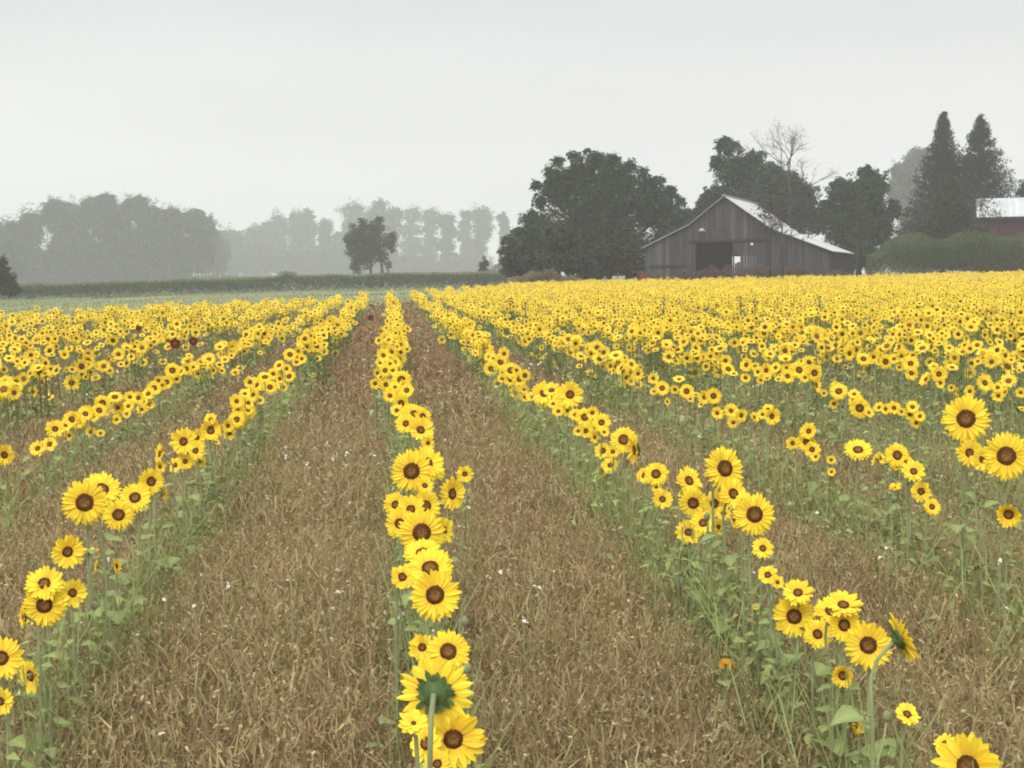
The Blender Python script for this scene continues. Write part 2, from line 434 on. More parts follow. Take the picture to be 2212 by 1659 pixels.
C1 = ((0, 400), 2.458); C2 = ((700, 400), 2.458)
addh(*C1, -1, [(1535,1325,95),(1620,1340,85),(1520,1385,75),(1420,1425,85),(1490,1435,75),(1425,1475,68),(1490,1480,64),(1420,1535,95),(1265,1590,120),(1380,1560,70),(1500,1310,75),(1740,1145,80),(1675,1210,74),(1790,1125,60),
 (1810,1170,64),(1720,1230,62),(1735,1275,74),(1680,1290,62),(1650,1330,60),(1590,1280,85,0,50),(1700,1340,60),(1830,1050,64),(1870,1035,60),(1865,1075,66),(1780,1190,60),(1560,1420,60),(1640,1260,70),(1470,1380,70,0,40),(1780,1160,60),(1540,1360,60)])
addh(*C2, 'C', [(688,1295,112),(530,1318,66),(595,1325,78),(565,1280,62),(590,1240,78),(637,1240,62),(620,1392,84),(655,1390,72),(685,1437,98),(580,1150,84),(615,1060,76),(565,1005,62),(640,1085,62),(560,1195,62),(650,1190,72),
 (625,1120,62),(720,1360,90),(700,1330,72),(650,1340,70,0,40),(620,1200,62),(545,1255,60),(590,1090,60),(555,1060,56),(610,1020,60),(735,1480,90,0,35),(660,1480,80,0,30)])
addh(*C2, 1, [(1700,1385,158),(1545,1378,155),(1650,1415,92),(1530,1432,72),(1370,1375,88),(1425,1355,62),(1430,1400,62),(1480,1400,95,0,50),(1283,1190,102),(1345,1240,104),(1225,1230,92),(1345,1295,84),(1398,1292,92),(1265,1320,62),
 (1190,1125,112),(1125,1165,84),(1215,1160,62),(1190,1200,62),(1305,1140,78),(1590,1360,110,0,45),(1430,1270,70),(1300,1250,60),(1160,1150,60),(1240,1170,60),(1380,1240,62),(1600,1440,70,0,40),(1290,1290,60)])
addh(*C1, -2, [(1035,1240,92),(1085,1245,62),(1120,1230,78),(1190,1260,62),(925,1345,88),(890,1380,84),(1000,1310,78),(970,1330,62),(895,1445,68),(850,1475,68),(770,1455,78),(705,1465,84),(595,1480,88),(615,1435,94),(520,1500,104),
 (435,1530,84),(660,1495,58),(700,1535,62),(760,1500,60),(830,1405,78),(780,1400,72),(690,1400,92,0,50),(1160,1220,60),(950,1300,60),(1060,1290,60),(480,1560,70),(560,1520,70),(860,1430,60)])
HAND_N = len(HEADS_LIST)
START = {0: 15.5, -1: 16.6, -2: 15.0, 1: 17.0, 2: 13.0, 3: 13.9, 4: 13.6}
# special ones farther off
for (sx, sy, dp, z, kind, note) in [(427, 839, 24, 1.06, "red", "maroonL"), (472, 833, 20, 1.04, "red", "maroonR"), (905, 776, 14, .75, "red", "maroonPath"), (338, 801, 13, 1.05, "red", "maroonFar")]:
    P = by_height(sx * .8848, sy * .8848, z); dep = (P - CAM) @ Fv
    HEADS_LIST.append([P[0], P[1], P[2], dp * .8848 / F_PX * dep * 1.2, 0, 15, kind, None, note])

# procedural fill of every row up to the field's far edge
fill = []
for i, X in ROWS.items():
    y0 = START.get(i, max(2.0, (abs(X) - 1.6) / .46 if X > 0 else (abs(X) - 1.6) / .30))
    if y0 > edge(X): continue
    y = y0; ph = R.uniform(0, 99)
    yend = float(edge(X)) + R.uniform(-.6, .6)
    while y < yend:
        dens = (15 if X > -1.5 else (9.5 if y < 34 else 12)) + 5 * (noise(y * .55, X * 3.7) - .5) * 2
        if y > 45: dens *= .8
        if noise(y * 1.3 + 50, X * 5.1) < .10: y += .25; continue
        y += R.exponential(1 / dens)
        bulge = (noise(y * .45 + 11, X * 2.3) - .5)
        fill.append((X + .12 * (noise(y * .2, X * 9) - .5) * 2 + R.normal(0, .072), y, .93 + .22 * bulge + R.normal(0, .075) - (R.random() < .12) * R.uniform(.1, .3), i))
fill = np.array(fill)
tz = terrain(fill[:, 0], fill[:, 1])
keep = project(np.c_[fill[:, :2], fill[:, 2] + tz])
kx = (keep[0] > -330 - 700 / fill[:, 1]) & (keep[0] < 2540 + 700 / fill[:, 1])
fill = fill[kx]; tz = tz[kx]; depth = keep[2][kx]
fd = np.clip(np.exp(R.normal(np.log(.122), .26, len(fill))), .06, .19)
app = fd / depth
pxx = keep[0][kx]
order = np.argsort(-np.where((pxx > 0) & (pxx < 2212), app, app * .01))
N_IND = max(0, 300 - len(HEADS_LIST))
ind = order[:N_IND]; rest = np.setdiff1d(np.arange(len(fill)), ind)
for k in ind:
    HEADS_LIST.append([fill[k, 0], fill[k, 1], fill[k, 2] + tz[k], fd[k], None, None, None, int(fill[k, 3]), None])

over = []
if len(HEADS_LIST) > 300:
    def rank(h): return 99 if h[8] else h[3] / h[1]
    HEADS_LIST.sort(key=lambda h: -rank(h))
    over = HEADS_LIST[300:]; HEADS_LIST = HEADS_LIST[:300]

# ------------------------------------------------------------------ labels
ORD = ["first","second","third","fourth","fifth","sixth","seventh","eighth","ninth","tenth","eleventh","twelfth","thirteenth","fourteenth","fifteenth","sixteenth","seventeenth","eighteenth","nineteenth","twentieth"]
ROWN = {0: "centre row", -1: "first row left of centre", 1: "first row right of centre", -2: "second row left of centre", 2: "second row right of centre",
        3: "third row right of centre", 4: "fourth row right of centre", -3: "third row left of centre", 5: "fifth row right of centre", -4: "fourth row left of centre", 6: "sixth row right of centre"}
SPECIAL = {"back": "large sunflower turned away, green back of its head showing, bottom of centre row",
 "tipped": "small starry sunflower with an orange centre just below the turned-away head",
 "loner": "small lone sunflower in the brown grass right of the centre row",
 "tall": None, "edge": "sunflower seen edge-on facing right at the end of a cluster, lower right",
 "corner": "large bright sunflower cut by the bottom edge in the lower right corner",
 "nod": "faded drooping ochre sunflower alone in the brown grass, lower right",
 "maroonL": "dark maroon sunflower among yellow heads, left one of the close maroon pair",
 "maroonR": "dark maroon sunflower among yellow heads, right one of the close maroon pair",
 "maroonPath": "tiny brown-red sunflower in the far brown path left of the centre row",
 "maroonFar": "tiny dark red head far back in the left part of the yellow field"}
byrow = {}
for h in HEADS_LIST:
    byrow.setdefault(h[7], []).append(h)
for rw, hs in byrow.items():
    hs.sort(key=lambda h: h[1])
    for n, h in enumerate(hs):
        face = "tilted" if (h[4] is not None and abs(h[4]) > 25) else ("upward-tipped" if (h[5] is not None and h[5] > 40) else "front-facing")
        dp = h[3] / h[1] * F_PX
        size = "large" if dp > 75 else ("medium-sized" if dp > 45 else "small")
        if h[8] in SPECIAL and SPECIAL[h[8]]: lab = SPECIAL[h[8]]
        elif h[8] == "tall" and rw == 1: lab = "tall oval-looking sunflower towering over its cluster in the first row right of centre"
        elif h[8] == "tall": lab = "tall large sunflower standing highest at the right side of the picture"
        elif n < 20 and rw in ROWN: lab = "%s %s sunflower, %s from the near end of the %s" % (size, face, ORD[n], ROWN[rw])
        elif rw in ROWN: lab = "small yellow sunflower packed into the middle distance of the %s" % ROWN[rw]
        else: lab = "small yellow sunflower among the outer rows at the picture's middle height"
        h.append(lab)

# ------------------------------------------------------------------ build the individuals
rng = np.random.default_rng(21)
for h in HEADS_LIST:
    x, y, z, dia, yaw, el, kind, rw, note, lab = h
    gz = float(terrain(x, y))
    if yaw is None: yaw = rng.normal(0, 17) if rng.random() > .06 else rng.choice([-1, 1]) * rng.uniform(45, 80)
    if el is None: el = rng.uniform(-4, 34)
    if kind is None: kind = BIG[rng.integers(4)] if dia > .115 else SMALL[rng.integers(4)]
    to_cam = math.atan2(-y, -x)                     # direction of the camera
    az = to_cam + radians(yaw); el = radians(el)
    nrm = np.array([cos(az) * cos(el), sin(az) * cos(el), sin(el)])
    hc = np.array([x, y, z])
    back = hc - nrm * dia * .16
    lean = rng.uniform(-.06, .06, 2)
    base = np.array([back[0] + lean[0] - nrm[0] * .03, back[1] + lean[1] - nrm[1] * .03 + .01, gz])
    root = link("sunflower", None)
    root.empty_display_size = .1
    root.location = base
    meta(root, lab, "sunflower", GROUP_SF)
    H = z - gz
    # stem
    sg = np.array([.36, .41, .20]) * rng.uniform(.85, 1.12)
    p0 = np.zeros(3); p3 = back - base
    bend = p3 - nrm * min(.055, dia * .45) * np.array([1, 1, .2]) - np.array([0, 0, min(.09, dia * .6) if el < 1 else .1])
    mid = bend * .55 + np.array([rng.uniform(-.015, .015), rng.uniform(-.015, .015), 0])
    ctrl = np.array([p0, mid * .5, mid, bend * .86, bend, (bend + p3) / 2 - nrm * dia * .08 + np.array([0, 0, dia * .05]), p3])
    rs = .0053 if dia > .11 else .0040
    sb = MB().tube(ctrl, np.array([1.3, 1.2, 1.1, 1, .9, .9, 1.0]) * rs, 7, sg)
    if rng.random() < .6 and dia > .08:   # a side shoot with a bud, part of the stem
        a = rng.uniform(0, 2 * pi); t = rng.uniform(.62, .85)
        s0 = bend * t; s1 = s0 + np.array([cos(a) * .05, sin(a) * .05, .06]); s2 = s1 + np.array([cos(a) * .02, sin(a) * .02, .05])
        sb.tube([s0, s1, s2], [rs * .6, rs * .5, rs * .5], 5, sg)
        sb.tube([s2 - [0, 0, .006], s2 + [0, 0, .004], s2 + [0, 0, .016], s2 + [0, 0, .024]], [.003, .012, .010, .002], 6, sg * .8)
    sb.obj("stem", M_green, root, True)
    # head
    zc = Vector(nrm); q = zc.to_track_quat('Z', 'Y')
    spin = Matrix.Rotation(rng.uniform(0, 2 * pi), 4, 'Z')
    me = PROTO[kind]
    hd = link("flower_head", me[0], root)
    ml = Matrix.Translation(Vector(hc - base)) @ q.to_matrix().to_4x4() @ spin @ Matrix.Diagonal((dia, dia * rng.uniform(.94, 1.04), dia, 1))
    hd.matrix_local = ml
    link("petals", me[1], hd); link("disc", me[2], hd)
    # leaves
    dist = y
    nl = rng.integers(5, 8) if dist < 7.5 else (rng.integers(4, 6) if dist < 12 else 3)
    for k in range(nl):
        t = .48 + .46 * (k + rng.uniform(.1, .9)) / nl
        a = rng.uniform(0, 2 * pi); sc = rng.uniform(.045, .085) * (1.25 - .6 * t) * (1.25 if dia > .12 else .95)
        pt = bend * t
        lf = link("leaf", LEAF[rng.integers(6)], root)
        lf.matrix_local = Matrix.Translation(Vector(pt)) @ Matrix.Rotation(a, 4, 'Z') @ Matrix.Rotation(radians(rng.uniform(-25, 20)), 4, 'Y') @ Matrix.Rotation(radians(rng.uniform(-25, 25)), 4, 'X') @ Matrix.Translation((.42 * sc, 0, .05 * sc)) @ Matrix.Diagonal((sc, sc, sc, 1))

# ------------------------------------------------------------------ the mass of far sunflowers: one object
def head_batch(b, P, nrm, dia, npet, layers, col_j, dn, rgd):
    n = len(P)
    up = np.array([0, 0, 1.0]); A = np.cross(up, nrm); A /= np.linalg.norm(A, axis=1)[:, None] + 1e-9
    B = np.cross(nrm, A)
    for ly in range(layers):
        r1 = (.5 if ly == 0 else .44)
        th = (np.arange(npet)[None] + rgd.uniform(-.25, .25, (n, npet)) + .5 * ly) * 2 * pi / npet
        ln = r1 * rgd.uniform(.85, 1.08, (n, npet)); w = 2.3 / npet * .46 * rgd.uniform(.8, 1.1, (n, npet))
        d = np.cos(th)[..., None] * A[:, None] + np.sin(th)[..., None] * B[:, None]
        t = -np.sin(th)[..., None] * A[:, None] + np.cos(th)[..., None] * B[:, None]
        N_ = nrm[:, None]
        S = dia[:, None, None]; C = P[:, None]
        lift = rgd.uniform(-.02, .10, (n, npet))[..., None] + .03 * ly
        v0 = C + S * d * .12 + S * N_ * .015 * ly
        v1 = C + S * (d * .32 - t * w[..., None]) + S * N_ * (lift * .5 + .015 * ly)
        v2 = C + S * d * ln[..., None] + S * N_ * lift
        v3 = C + S * (d * .32 + t * w[..., None]) + S * N_ * (lift * .5 + .015 * ly)
        v = np.stack([v0, v1, v2, v3], 2).reshape(-1, 3)
        f = np.arange(len(v)).reshape(-1, 4)
        br = (col_j[:, None] * rgd.uniform(.88, 1.05, (n, npet)))[..., None, None]
        c = np.tile(YEL, (n, npet, 4, 1)) * br
        c[:, :, 0, 1] *= .8
        b.add(v, [f], c.reshape(-1, 3))
    th = np.arange(dn) * 2 * pi / dn
    rd = rgd.uniform(.13, .20, n) * (.95 if npet > 12 else (.82 if npet > 9 else .62))
    ring = P[:, None] + dia[:, None, None] * (rd[:, None, None] * (np.cos(th)[None, :, None] * A[:, None] + np.sin(th)[None, :, None] * B[:, None]) + .045 * nrm[:, None])
    cen = P[:, None] + (dia * .07)[:, None, None] * nrm[:, None]
    v = np.concatenate([cen, ring], 1).reshape(-1, 3)
    o = np.arange(n)[:, None, None] * (dn + 1); j = np.arange(dn)[None, :, None]
    f = np.concatenate([o + 0 * j, o + 1 + j, o + 1 + (j + 1) % dn], 2).reshape(-1, 3)
    c = np.empty((n, dn + 1, 3)); c[:, 0] = [.19, .095, .035]; c[:, 1:] = [.13, .06, .016]
    c *= rgd.uniform(.6, 1.5, (n, 1, 1))
    b.add(v, [f], c.reshape(-1, 3))
    # green back
    v = np.concatenate([P[:, None] - (dia * .12)[:, None, None] * nrm[:, None], P[:, None] + dia[:, None, None] * .2 * (np.cos(th)[None, :, None] * A[:, None] + np.sin(th)[None, :, None] * B[:, None]) - (dia * .02)[:, None, None] * nrm[:, None]], 1).reshape(-1, 3)
    b.add(v, [f[:, ::-1]], np.array([.09, .14, .045]))

rgf = np.random.default_rng(5)
fr = fill[rest]; frz = tz[rest]; frd = fd[rest]; fdep = depth[rest]
Pf = np.c_[fr[:, :2], fr[:, 2] + frz]
if over:
    Ov = np.array([h[:3] for h in over]); Pf = np.r_[Pf, Ov]; frz = np.r_[frz, terrain(Ov[:, 0], Ov[:, 1])]
    frd = np.r_[frd, [h[3] for h in over]]; fdep = np.r_[fdep, (Ov - CAM) @ Fv]
to = np.arctan2(-Pf[:, 1], -Pf[:, 0]) * .6 + (-pi / 2) * .4
# (atan2 gives -90 deg straight ahead; blending keeps far heads facing roughly one common way)
az = to + rgf.normal(0, radians(22), len(Pf)); el = np.radians(rgf.uniform(-5, 62, len(Pf))); az += (rgf.random(len(Pf)) < .12) * rgf.normal(0, 1.1, len(Pf))
nf = np.c_[np.cos(az) * np.cos(el), np.sin(az) * np.cos(el), np.sin(el)]
colj = rgf.uniform(.84, 1.04, len(Pf))
fld = MB()
for lo, hi, npet, ly, dn in [(0, 24, 14, 2, 8), (24, 50, 11, 1, 6), (50, 300, 8, 1, 5)]:
    s = (fdep >= lo) & (fdep < hi)
    fs = 1.0 if hi <= 24 else (1.05 if hi <= 50 else 1.15)
    head_batch(fld, Pf[s], nf[s], frd[s] * fs, npet, ly, colj[s], dn, rgf)
# stems: thin crossed strips from the ground to the head
s = fdep < 45
n = s.sum(); Ps = Pf[s] - nf[s] * .015; gz = frz[s]
wd = .006
bz = np.c_[Ps[:, 0] + rgf.normal(0, .03, n), Ps[:, 1] + .04, gz]
ang = rgf.uniform(0, pi, n); wv = np.c_[np.cos(ang), np.sin(ang), 0 * ang] * wd
wv2 = np.c_[-np.sin(ang), np.cos(ang), 0 * ang] * wd
for w_ in (wv, wv2):
    v = np.stack([bz - w_, bz + w_, Ps + w_ * .7, Ps - w_ * .7], 1).reshape(-1, 3)
    fld.add(v, [np.arange(len(v)).reshape(-1, 4)], np.repeat(np.array([.19, .25, .10]) * rgf.uniform(.8, 1.2, (n, 1)), 4, 0))
print("stuff heads", len(Pf))

def leaf_cards(b, P, size, col, flat=.5, rgd=rgf, asp=.55):
    """pointed folded leaves, random direction; P (n,3), size (n,), col (n,3)"""
    n = len(P)
    a = rgd.uniform(0, 2 * pi, n); pt = rgd.uniform(-1.1, .7, n) * (1 - flat) - .25 * flat
    d = np.c_[np.cos(a) * np.cos(pt), np.sin(a) * np.cos(pt), np.sin(pt)]
    t = np.cross(d, np.c_[rgd.normal(0, .5, n), rgd.normal(0, .5, n), np.ones(n)]); t /= np.linalg.norm(t, axis=1)[:, None] + 1e-9
    nn = np.cross(t, d)
    L_ = size[:, None]
    v0 = P; v1 = P + L_ * (d * .4 - t * asp * .5 + nn * .08); v3 = P + L_ * (d * .4 + t * asp * .5 + nn * .08)
    v2 = P + L_ * (d - np.array([0, 0, .18])); vm = P + L_ * d * .42
    v = np.stack([v0, v1, v2, v3, vm], 1).reshape(-1, 3)
    i = np.arange(n)[:, None] * 5
    f = np.concatenate([i + np.array([[0, 1, 4]]), i + np.array([[1, 2, 4]]), i + np.array([[2, 3, 4]]), i + np.array([[3, 0, 4]])])
    b.add(v, [f], np.repeat(col, 5, 0))

# foliage of the mass
cnt = np.where(fdep < 16, 5, np.where(fdep < 30, 3, np.where(fdep < 60, 2, 1)))
idx = np.repeat(np.arange(len(Pf)), cnt)
hh = rgf.uniform(.35, .9, len(idx))
P_ = np.c_[Pf[idx, 0] + rgf.normal(0, .06, len(idx)), Pf[idx, 1] + rgf.normal(0, .05, len(idx)), frz[idx] + (Pf[idx, 2] - frz[idx]) * hh]
gc = np.array([.26, .30, .11]) * rgf.uniform(.7, 1.25, (len(idx), 1))
leaf_cards(fld, P_, rgf.uniform(.05, .11, len(idx)) * np.where(fdep[idx] > 40, 1.5, 1.0), gc)
o = fld.obj("sunflower_mass", M_field)
meta(o, "mass of countless yellow sunflowers filling the rows into the distance", "sunflowers", kind="stuff")

# ------------------------------------------------------------------ green undergrowth along every row
und = MB(); rgu = np.random.default_rng(8)
pts = []
for i, X in ROWS.items():
    y0 = max(1.8, (abs(X) - 2) / .46 if X > 0 else (abs(X) - 2) / .30)
    ye = float(edge(X))
    if y0 > ye: continue
    for (ya, yb, dn, sz) in [(2, 8, 470, .75), (8, 16, 230, .95), (16, 35, 75, 1.4), (35, 120, 18, 2.2)]:
        a_, b_ = max(y0, ya), min(ye, yb)
        if b_ <= a_: continue
        k = int((b_ - a_) * dn * (1.3 if X > .5 else .62))
        yy = rgu.uniform(a_, b_, k)
        wdt = .05 + .06 * (X > .5) + .04 * (X > 2)
        dxx = rgu.normal(0, wdt, k)
        pts.append(np.c_[X + dxx + .08 * (noise(yy * .7, np.full(k, X * 4)) - .5), yy, rgu.beta(2.2, 1.5, k) * (.70 + .13 * noise(yy * .8, np.full(k, X))) * (1 - .55 * np.clip(np.abs(dxx), 0, .35)), np.full(k, sz), np.full(k, X)])
pts = np.concatenate(pts)
px_, py_, dd_ = project(pts[:, :3]); kk = (px_ > -300 - 1500 / pts[:, 1]) & (px_ < 2500 + 1500 / pts[:, 1])
pts = pts[kk]
pts[:, 2] += terrain(pts[:, 0], pts[:, 1])
hfac = np.clip(pts[:, 2] / .7, 0, 1)[:, None]
base_c = np.array([.30, .34, .12]) * hfac + np.array([.29, .26, .13]) * (1 - hfac)
cc = base_c * rgu.uniform(.7, 1.3, (len(pts), 1)); brn = rgu.random(len(pts)) < .10
cc[brn] = np.array([.26, .21, .11]) * rgu.uniform(.7, 1.2, (brn.sum(), 1))
isleaf = rgu.random(len(pts)) < .38
leaf_cards(und, pts[isleaf, :3], rgu.uniform(.028, .075, isleaf.sum()) * pts[isleaf, 3], cc[isleaf], rgd=rgu)
# thin weed stems
q = pts[~isleaf]; n = len(q); hgt = rgu.uniform(.08, .24, n)
ang = rgu.uniform(0, 2 * pi, n); lean = rgu.normal(0, .35, (n, 2)) * hgt[:, None]
w_ = np.c_[np.cos(ang), np.sin(ang), 0 * ang] * (.0028 * q[:, 3])[:, None]
b0 = q[:, :3] - np.c_[0 * hgt, 0 * hgt, hgt * .5]; top = q[:, :3] + np.c_[lean, hgt * .5]
v = np.stack([b0 - w_, b0 + w_, top + w_ * .6, top - w_ * .6], 1).reshape(-1, 3)
und.add(v, [np.arange(len(v)).reshape(-1, 4)], np.repeat(np.array([.31, .36, .145]) * rgu.uniform(.75, 1.25, (n, 1)), 4, 0))
o = und.obj("green_undergrowth", M_grass)
meta(o, "soft green leaves and weeds growing along the sunflower rows", "undergrowth", kind="stuff")
print("undergrowth", len(pts))

# ------------------------------------------------------------------ dry grass between the rows
gr = MB(); rgg = np.random.default_rng(9)
PAL = np.array([[.46, .365, .195], [.55, .45, .26], [.36, .27, .135], [.33, .205, .13], [.32, .315, .14], [.41, .315, .165]])
def grass_zone(ya, yb, dens, wid, hmin, hmax, margin):
    k = int(dens * ((yb - ya) * (.80 * (ya + yb) / 2 + 2 * margin)))
    y = np.sqrt(rgg.uniform(ya ** 2, yb ** 2, k)) if ya > 1 else rgg.uniform(ya, yb, k)
    x = (rgg.uniform(-.42, .58, k) * .93) * y + rgg.uniform(-margin, margin, k)
    keep = (y < edge(x) + .5)
    x = x[keep]; y = y[keep]; n = len(x)
    rowd = np.abs(((x - .09) / 1.09 + .5) % 1 - .5) * 1.09          # distance from the nearest row
    n1 = fbm(x * 1.2, y * .5, 3); n2 = fbm(x * .35 + 5, y * .12, 2)
    pg = np.clip(.03 + .40 * np.exp(-(rowd / .16) ** 2) + np.clip((x - 1.6) / 9, 0, .28) + (n2 - .5) * .35, .02, .7)
    pr = np.clip(.08 + (n1 - .5) * 1.0 + np.clip((y - 7) / 22, 0, .55), .03, .70) * (1 - pg)
    u = rgg.random(n)
    ci = np.where(u < pg, 4, np.where(u < pg + pr, 3, np.array([0, 0, 1, 2, 5, 5])[rgg.integers(0, 6, n)]))
    c = PAL[ci] * rgg.uniform(.79, 1.18, (n, 1)) * [.92, .925, .87]
    c = c * (1 - .25 * np.clip(.5 - n1, 0, .5)[:, None] * 2)
    # dense sward: each blade is a short curved piece somewhere in the depth of the grass
    Hs = (.13 - .05 * sstep((x - .6) / .8) - .04 * sstep((x - 1.6) / 1.5)) + (hmin + (hmax - hmin) * (.35 + .65 * fbm(x * .9 + 30, y * .9, 2))) * (1 - .15 * (rowd < .1))
    tall = rgg.random(n) < .10
    ln = rgg.uniform(.04, .15, n) * np.where(tall, 1.7, 1) * (1 + y / 60)
    zt_ = Hs * rgg.beta(2.6, 1.15, n) + tall * .04
    lean_a = rgg.uniform(0, 2 * pi, n)
    tilt = np.abs(rgg.normal(0, .60, n)); flat = rgg.random(n) < .13; tilt = np.where(flat, rgg.uniform(.9, 1.5, n), tilt)
    ld = np.c_[np.cos(lean_a) * np.sin(tilt), np.sin(lean_a) * np.sin(tilt), np.cos(tilt)]
    wa = rgg.uniform(0, 2 * pi, n)
    w = np.c_[np.cos(wa), np.sin(wa), 0 * wa] * (wid * rgg.uniform(.45, 1.25, n))[:, None]
    z = terrain(x, y)
    b0 = np.c_[x, y, z + np.maximum(zt_ - ln, 0)]
    bow = rgg.normal(0, .20, (n, 3)) * ln[:, None]
    m = b0 + ld * (ln * .5)[:, None] + bow
    t = b0 + ld * ln[:, None]
    v = np.stack([b0 - w * .7, b0 + w * .7, m + w, t, m - w], 1).reshape(-1, 3)
    i = np.arange(n)[:, None] * 5
    gr.add(v, [i + np.array([[0, 1, 2, 4]]), i + np.array([[4, 2, 3]])], np.repeat(c, 5, 0))
    s_ = rgg.random(n) < .85
    leaf_cards(gr, t[s_] - [0, 0, .01], rgg.uniform(2.0, 6.5, s_.sum()) * wid * 1.25, c[s_] * rgg.uniform(.8, 1.25, (s_.sum(), 1)), flat=.1, rgd=rgg, asp=.5)
    return n
tot = 0
for z_ in [(1.0, 3.0, 900, .0035, .30, .55, 1.2), (3.0, 7, 4200, .0029, .32, .60, .7), (7, 12, 1900, .0040, .34, .62, .8), (12, 25, 420, .008, .36, .64, .8), (25, 50, 110, .015, .38, .66, 1.5), (50, 110, 22, .032, .4, .68, 2)]:
    tot += grass_zone(*z_)
print("grass", tot)
o = gr.obj("dry_grass", M_grass)
meta(o, "tangled dry brown grass and weeds between the sunflower rows", "grass", kind="stuff")

# tiny white and pale wild flowers
wf = MB(); rgw = np.random.default_rng(10)
k = 1700
y = np.sqrt(rgw.uniform(3 ** 2, 30 ** 2, k)); x = rgw.uniform(-.4, .52, k) * y
cl = noise(x * 1.4 + 3, y * .8) > .45
x, y = x[cl], y[cl]
n = len(x)
fewer = (y < 14) | (rgw.random(n) < .35); x, y = x[fewer], y[fewer]; n = len(x)
z = rgw.uniform(.55, .76, n); P_ = np.c_[x, y, z]
for r_ in range(4):
    leaf_cards(wf, P_ + rgw.normal(0, .004, (n, 3)), rgw.uniform(.007, .018, n) * (.8 + y / 14), np.tile([.78, .74, .62], (n, 1)), rgd=rgw, asp=.8)
w_ = np.tile([.0018, 0, 0], (n, 1)) * (1 + y / 10)[:, None]
b0 = P_ - np.c_[0 * x, 0 * x, z]
v = np.stack([b0 - w_, b0 + w_, P_ + w_, P_ - w_], 1).reshape(-1, 3)
wf.add(v, [np.arange(len(v)).reshape(-1, 4)], np.array([.3, .3, .15]))
o = wf.obj("wild_flowers", M_flower)
meta(o, "tiny white wild flowers speckled through the dry grass", "wild flowers", kind="stuff")

# ------------------------------------------------------------------ low pale crop beyond the field's edge
lc = MB(); rgl = np.random.default_rng(11)
k = 45000
y = rgl.uniform(26, 165, k); x = rgl.uniform(-.36, .16, k) * y + rgl.uniform(-3, 3, k)
kk = y > edge(x) + .8
x, y = x[kk], y[kk]; n = len(x)
z = terrain(x, y) + rgl.uniform(.03, .16, n)
c = np.array([.235, .262, .125]) * rgl.uniform(.88, 1.1, (n, 1)) * (.85 + .35 * fbm(x * .1, y * .06)[:, None])
dk = noise(x * .12 + 7, y * .10) > .80
c[dk] *= .45
leaf_cards(lc, np.c_[x, y, z + dk * .12], rgl.uniform(.08, .18, n), c, rgd=rgl)
o = lc.obj("low_crop", M_grass)
meta(o, "pale grey-green low crop beyond the left end of the sunflower rows", "crop", kind="stuff")

# ------------------------------------------------------------------ corn / hedge band
hb = MB(); rgh = np.random.default_rng(12)
def hedge_pts(k):
    x = rgh.uniform(-62, 14, k); d = rgh.uniform(0, 7, k)
    y = 165 - .05 * (x + 40) + d
    top = 1.62 + .42 * fbm(x * .25, y * .2) + .5 * (noise(x * .5 + 3, 2.2) > .8) * np.exp(-((x + 15) / 9) ** 2)
    z = top * np.sqrt(rgh.random(k))
    return x, y, z, top
x, y, z, top = hedge_pts(60000)
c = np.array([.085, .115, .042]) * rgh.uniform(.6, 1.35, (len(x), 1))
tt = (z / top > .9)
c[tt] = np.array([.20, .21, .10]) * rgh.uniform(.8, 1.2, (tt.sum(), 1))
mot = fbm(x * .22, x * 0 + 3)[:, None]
c *= .65 + .7 * mot
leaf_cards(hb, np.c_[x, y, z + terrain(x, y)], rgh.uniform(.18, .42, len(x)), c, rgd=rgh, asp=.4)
o = hb.obj("corn_field", M_crown)
meta(o, "dark green head-high corn band beyond the pale crop, left and centre", "corn", kind="stuff")

# ------------------------------------------------------------------ trees
def crown(b, blobs, n, size, col, rg, clump=.17, inner=.35, asp=.6, sh=.9, big=1.9):
    """blobs: (cx,cy,cz,rx,ry,rz); leaves gather in many small clumps over each blob, with gaps between"""
    vol = np.array([bl[3] * bl[5] for bl in blobs]); vol = vol / vol.sum()
    for bl, f in zip(blobs, vol):
        m = int(n * f)
        rmean = (bl[3] + bl[5]) / 2
        nc = max(14, int(m / 45))
        u = rg.normal(0, 1, (nc, 3)); u /= np.linalg.norm(u, axis=1)[:, None]
        rr = rg.uniform(.45, 1.0, nc) ** .6 * (1 + .16 * (rg.random(nc) < .25))
        cen = np.array(bl[:3]) + u * rr[:, None] * np.array(bl[3:6]) * sh
        cr = rmean * clump * rg.uniform(.35, 1.25, nc)
        tone = rg.uniform(.5, 1.8, nc)
        ci = rg.choice(nc, m, p=cr ** 1.6 / (cr ** 1.6).sum())
        o_ = rg.normal(0, 1, (m, 3)); o_ /= np.linalg.norm(o_, axis=1)[:, None]
        P = cen[ci] + o_ * (cr[ci] * rg.uniform(.2, 1.1, m) ** .6)[:, None] * [1, 1, .85]
        ins = rg.random(m) < inner
        v_ = rg.normal(0, 1, (ins.sum(), 3)); v_ /= np.linalg.norm(v_, axis=1)[:, None]
        P[ins] = np.array(bl[:3]) + v_ * (rg.random(ins.sum()) ** .45)[:, None] * np.array(bl[3:6]) * .68
        c = np.array(col) * (tone[ci] * rg.uniform(.75, 1.25, m))[:, None]
        leaf_cards(b, P, rg.uniform(.6, 1.4, m) * size * np.where(ins, big, 1.0), c, flat=.2, rgd=rg, asp=asp)

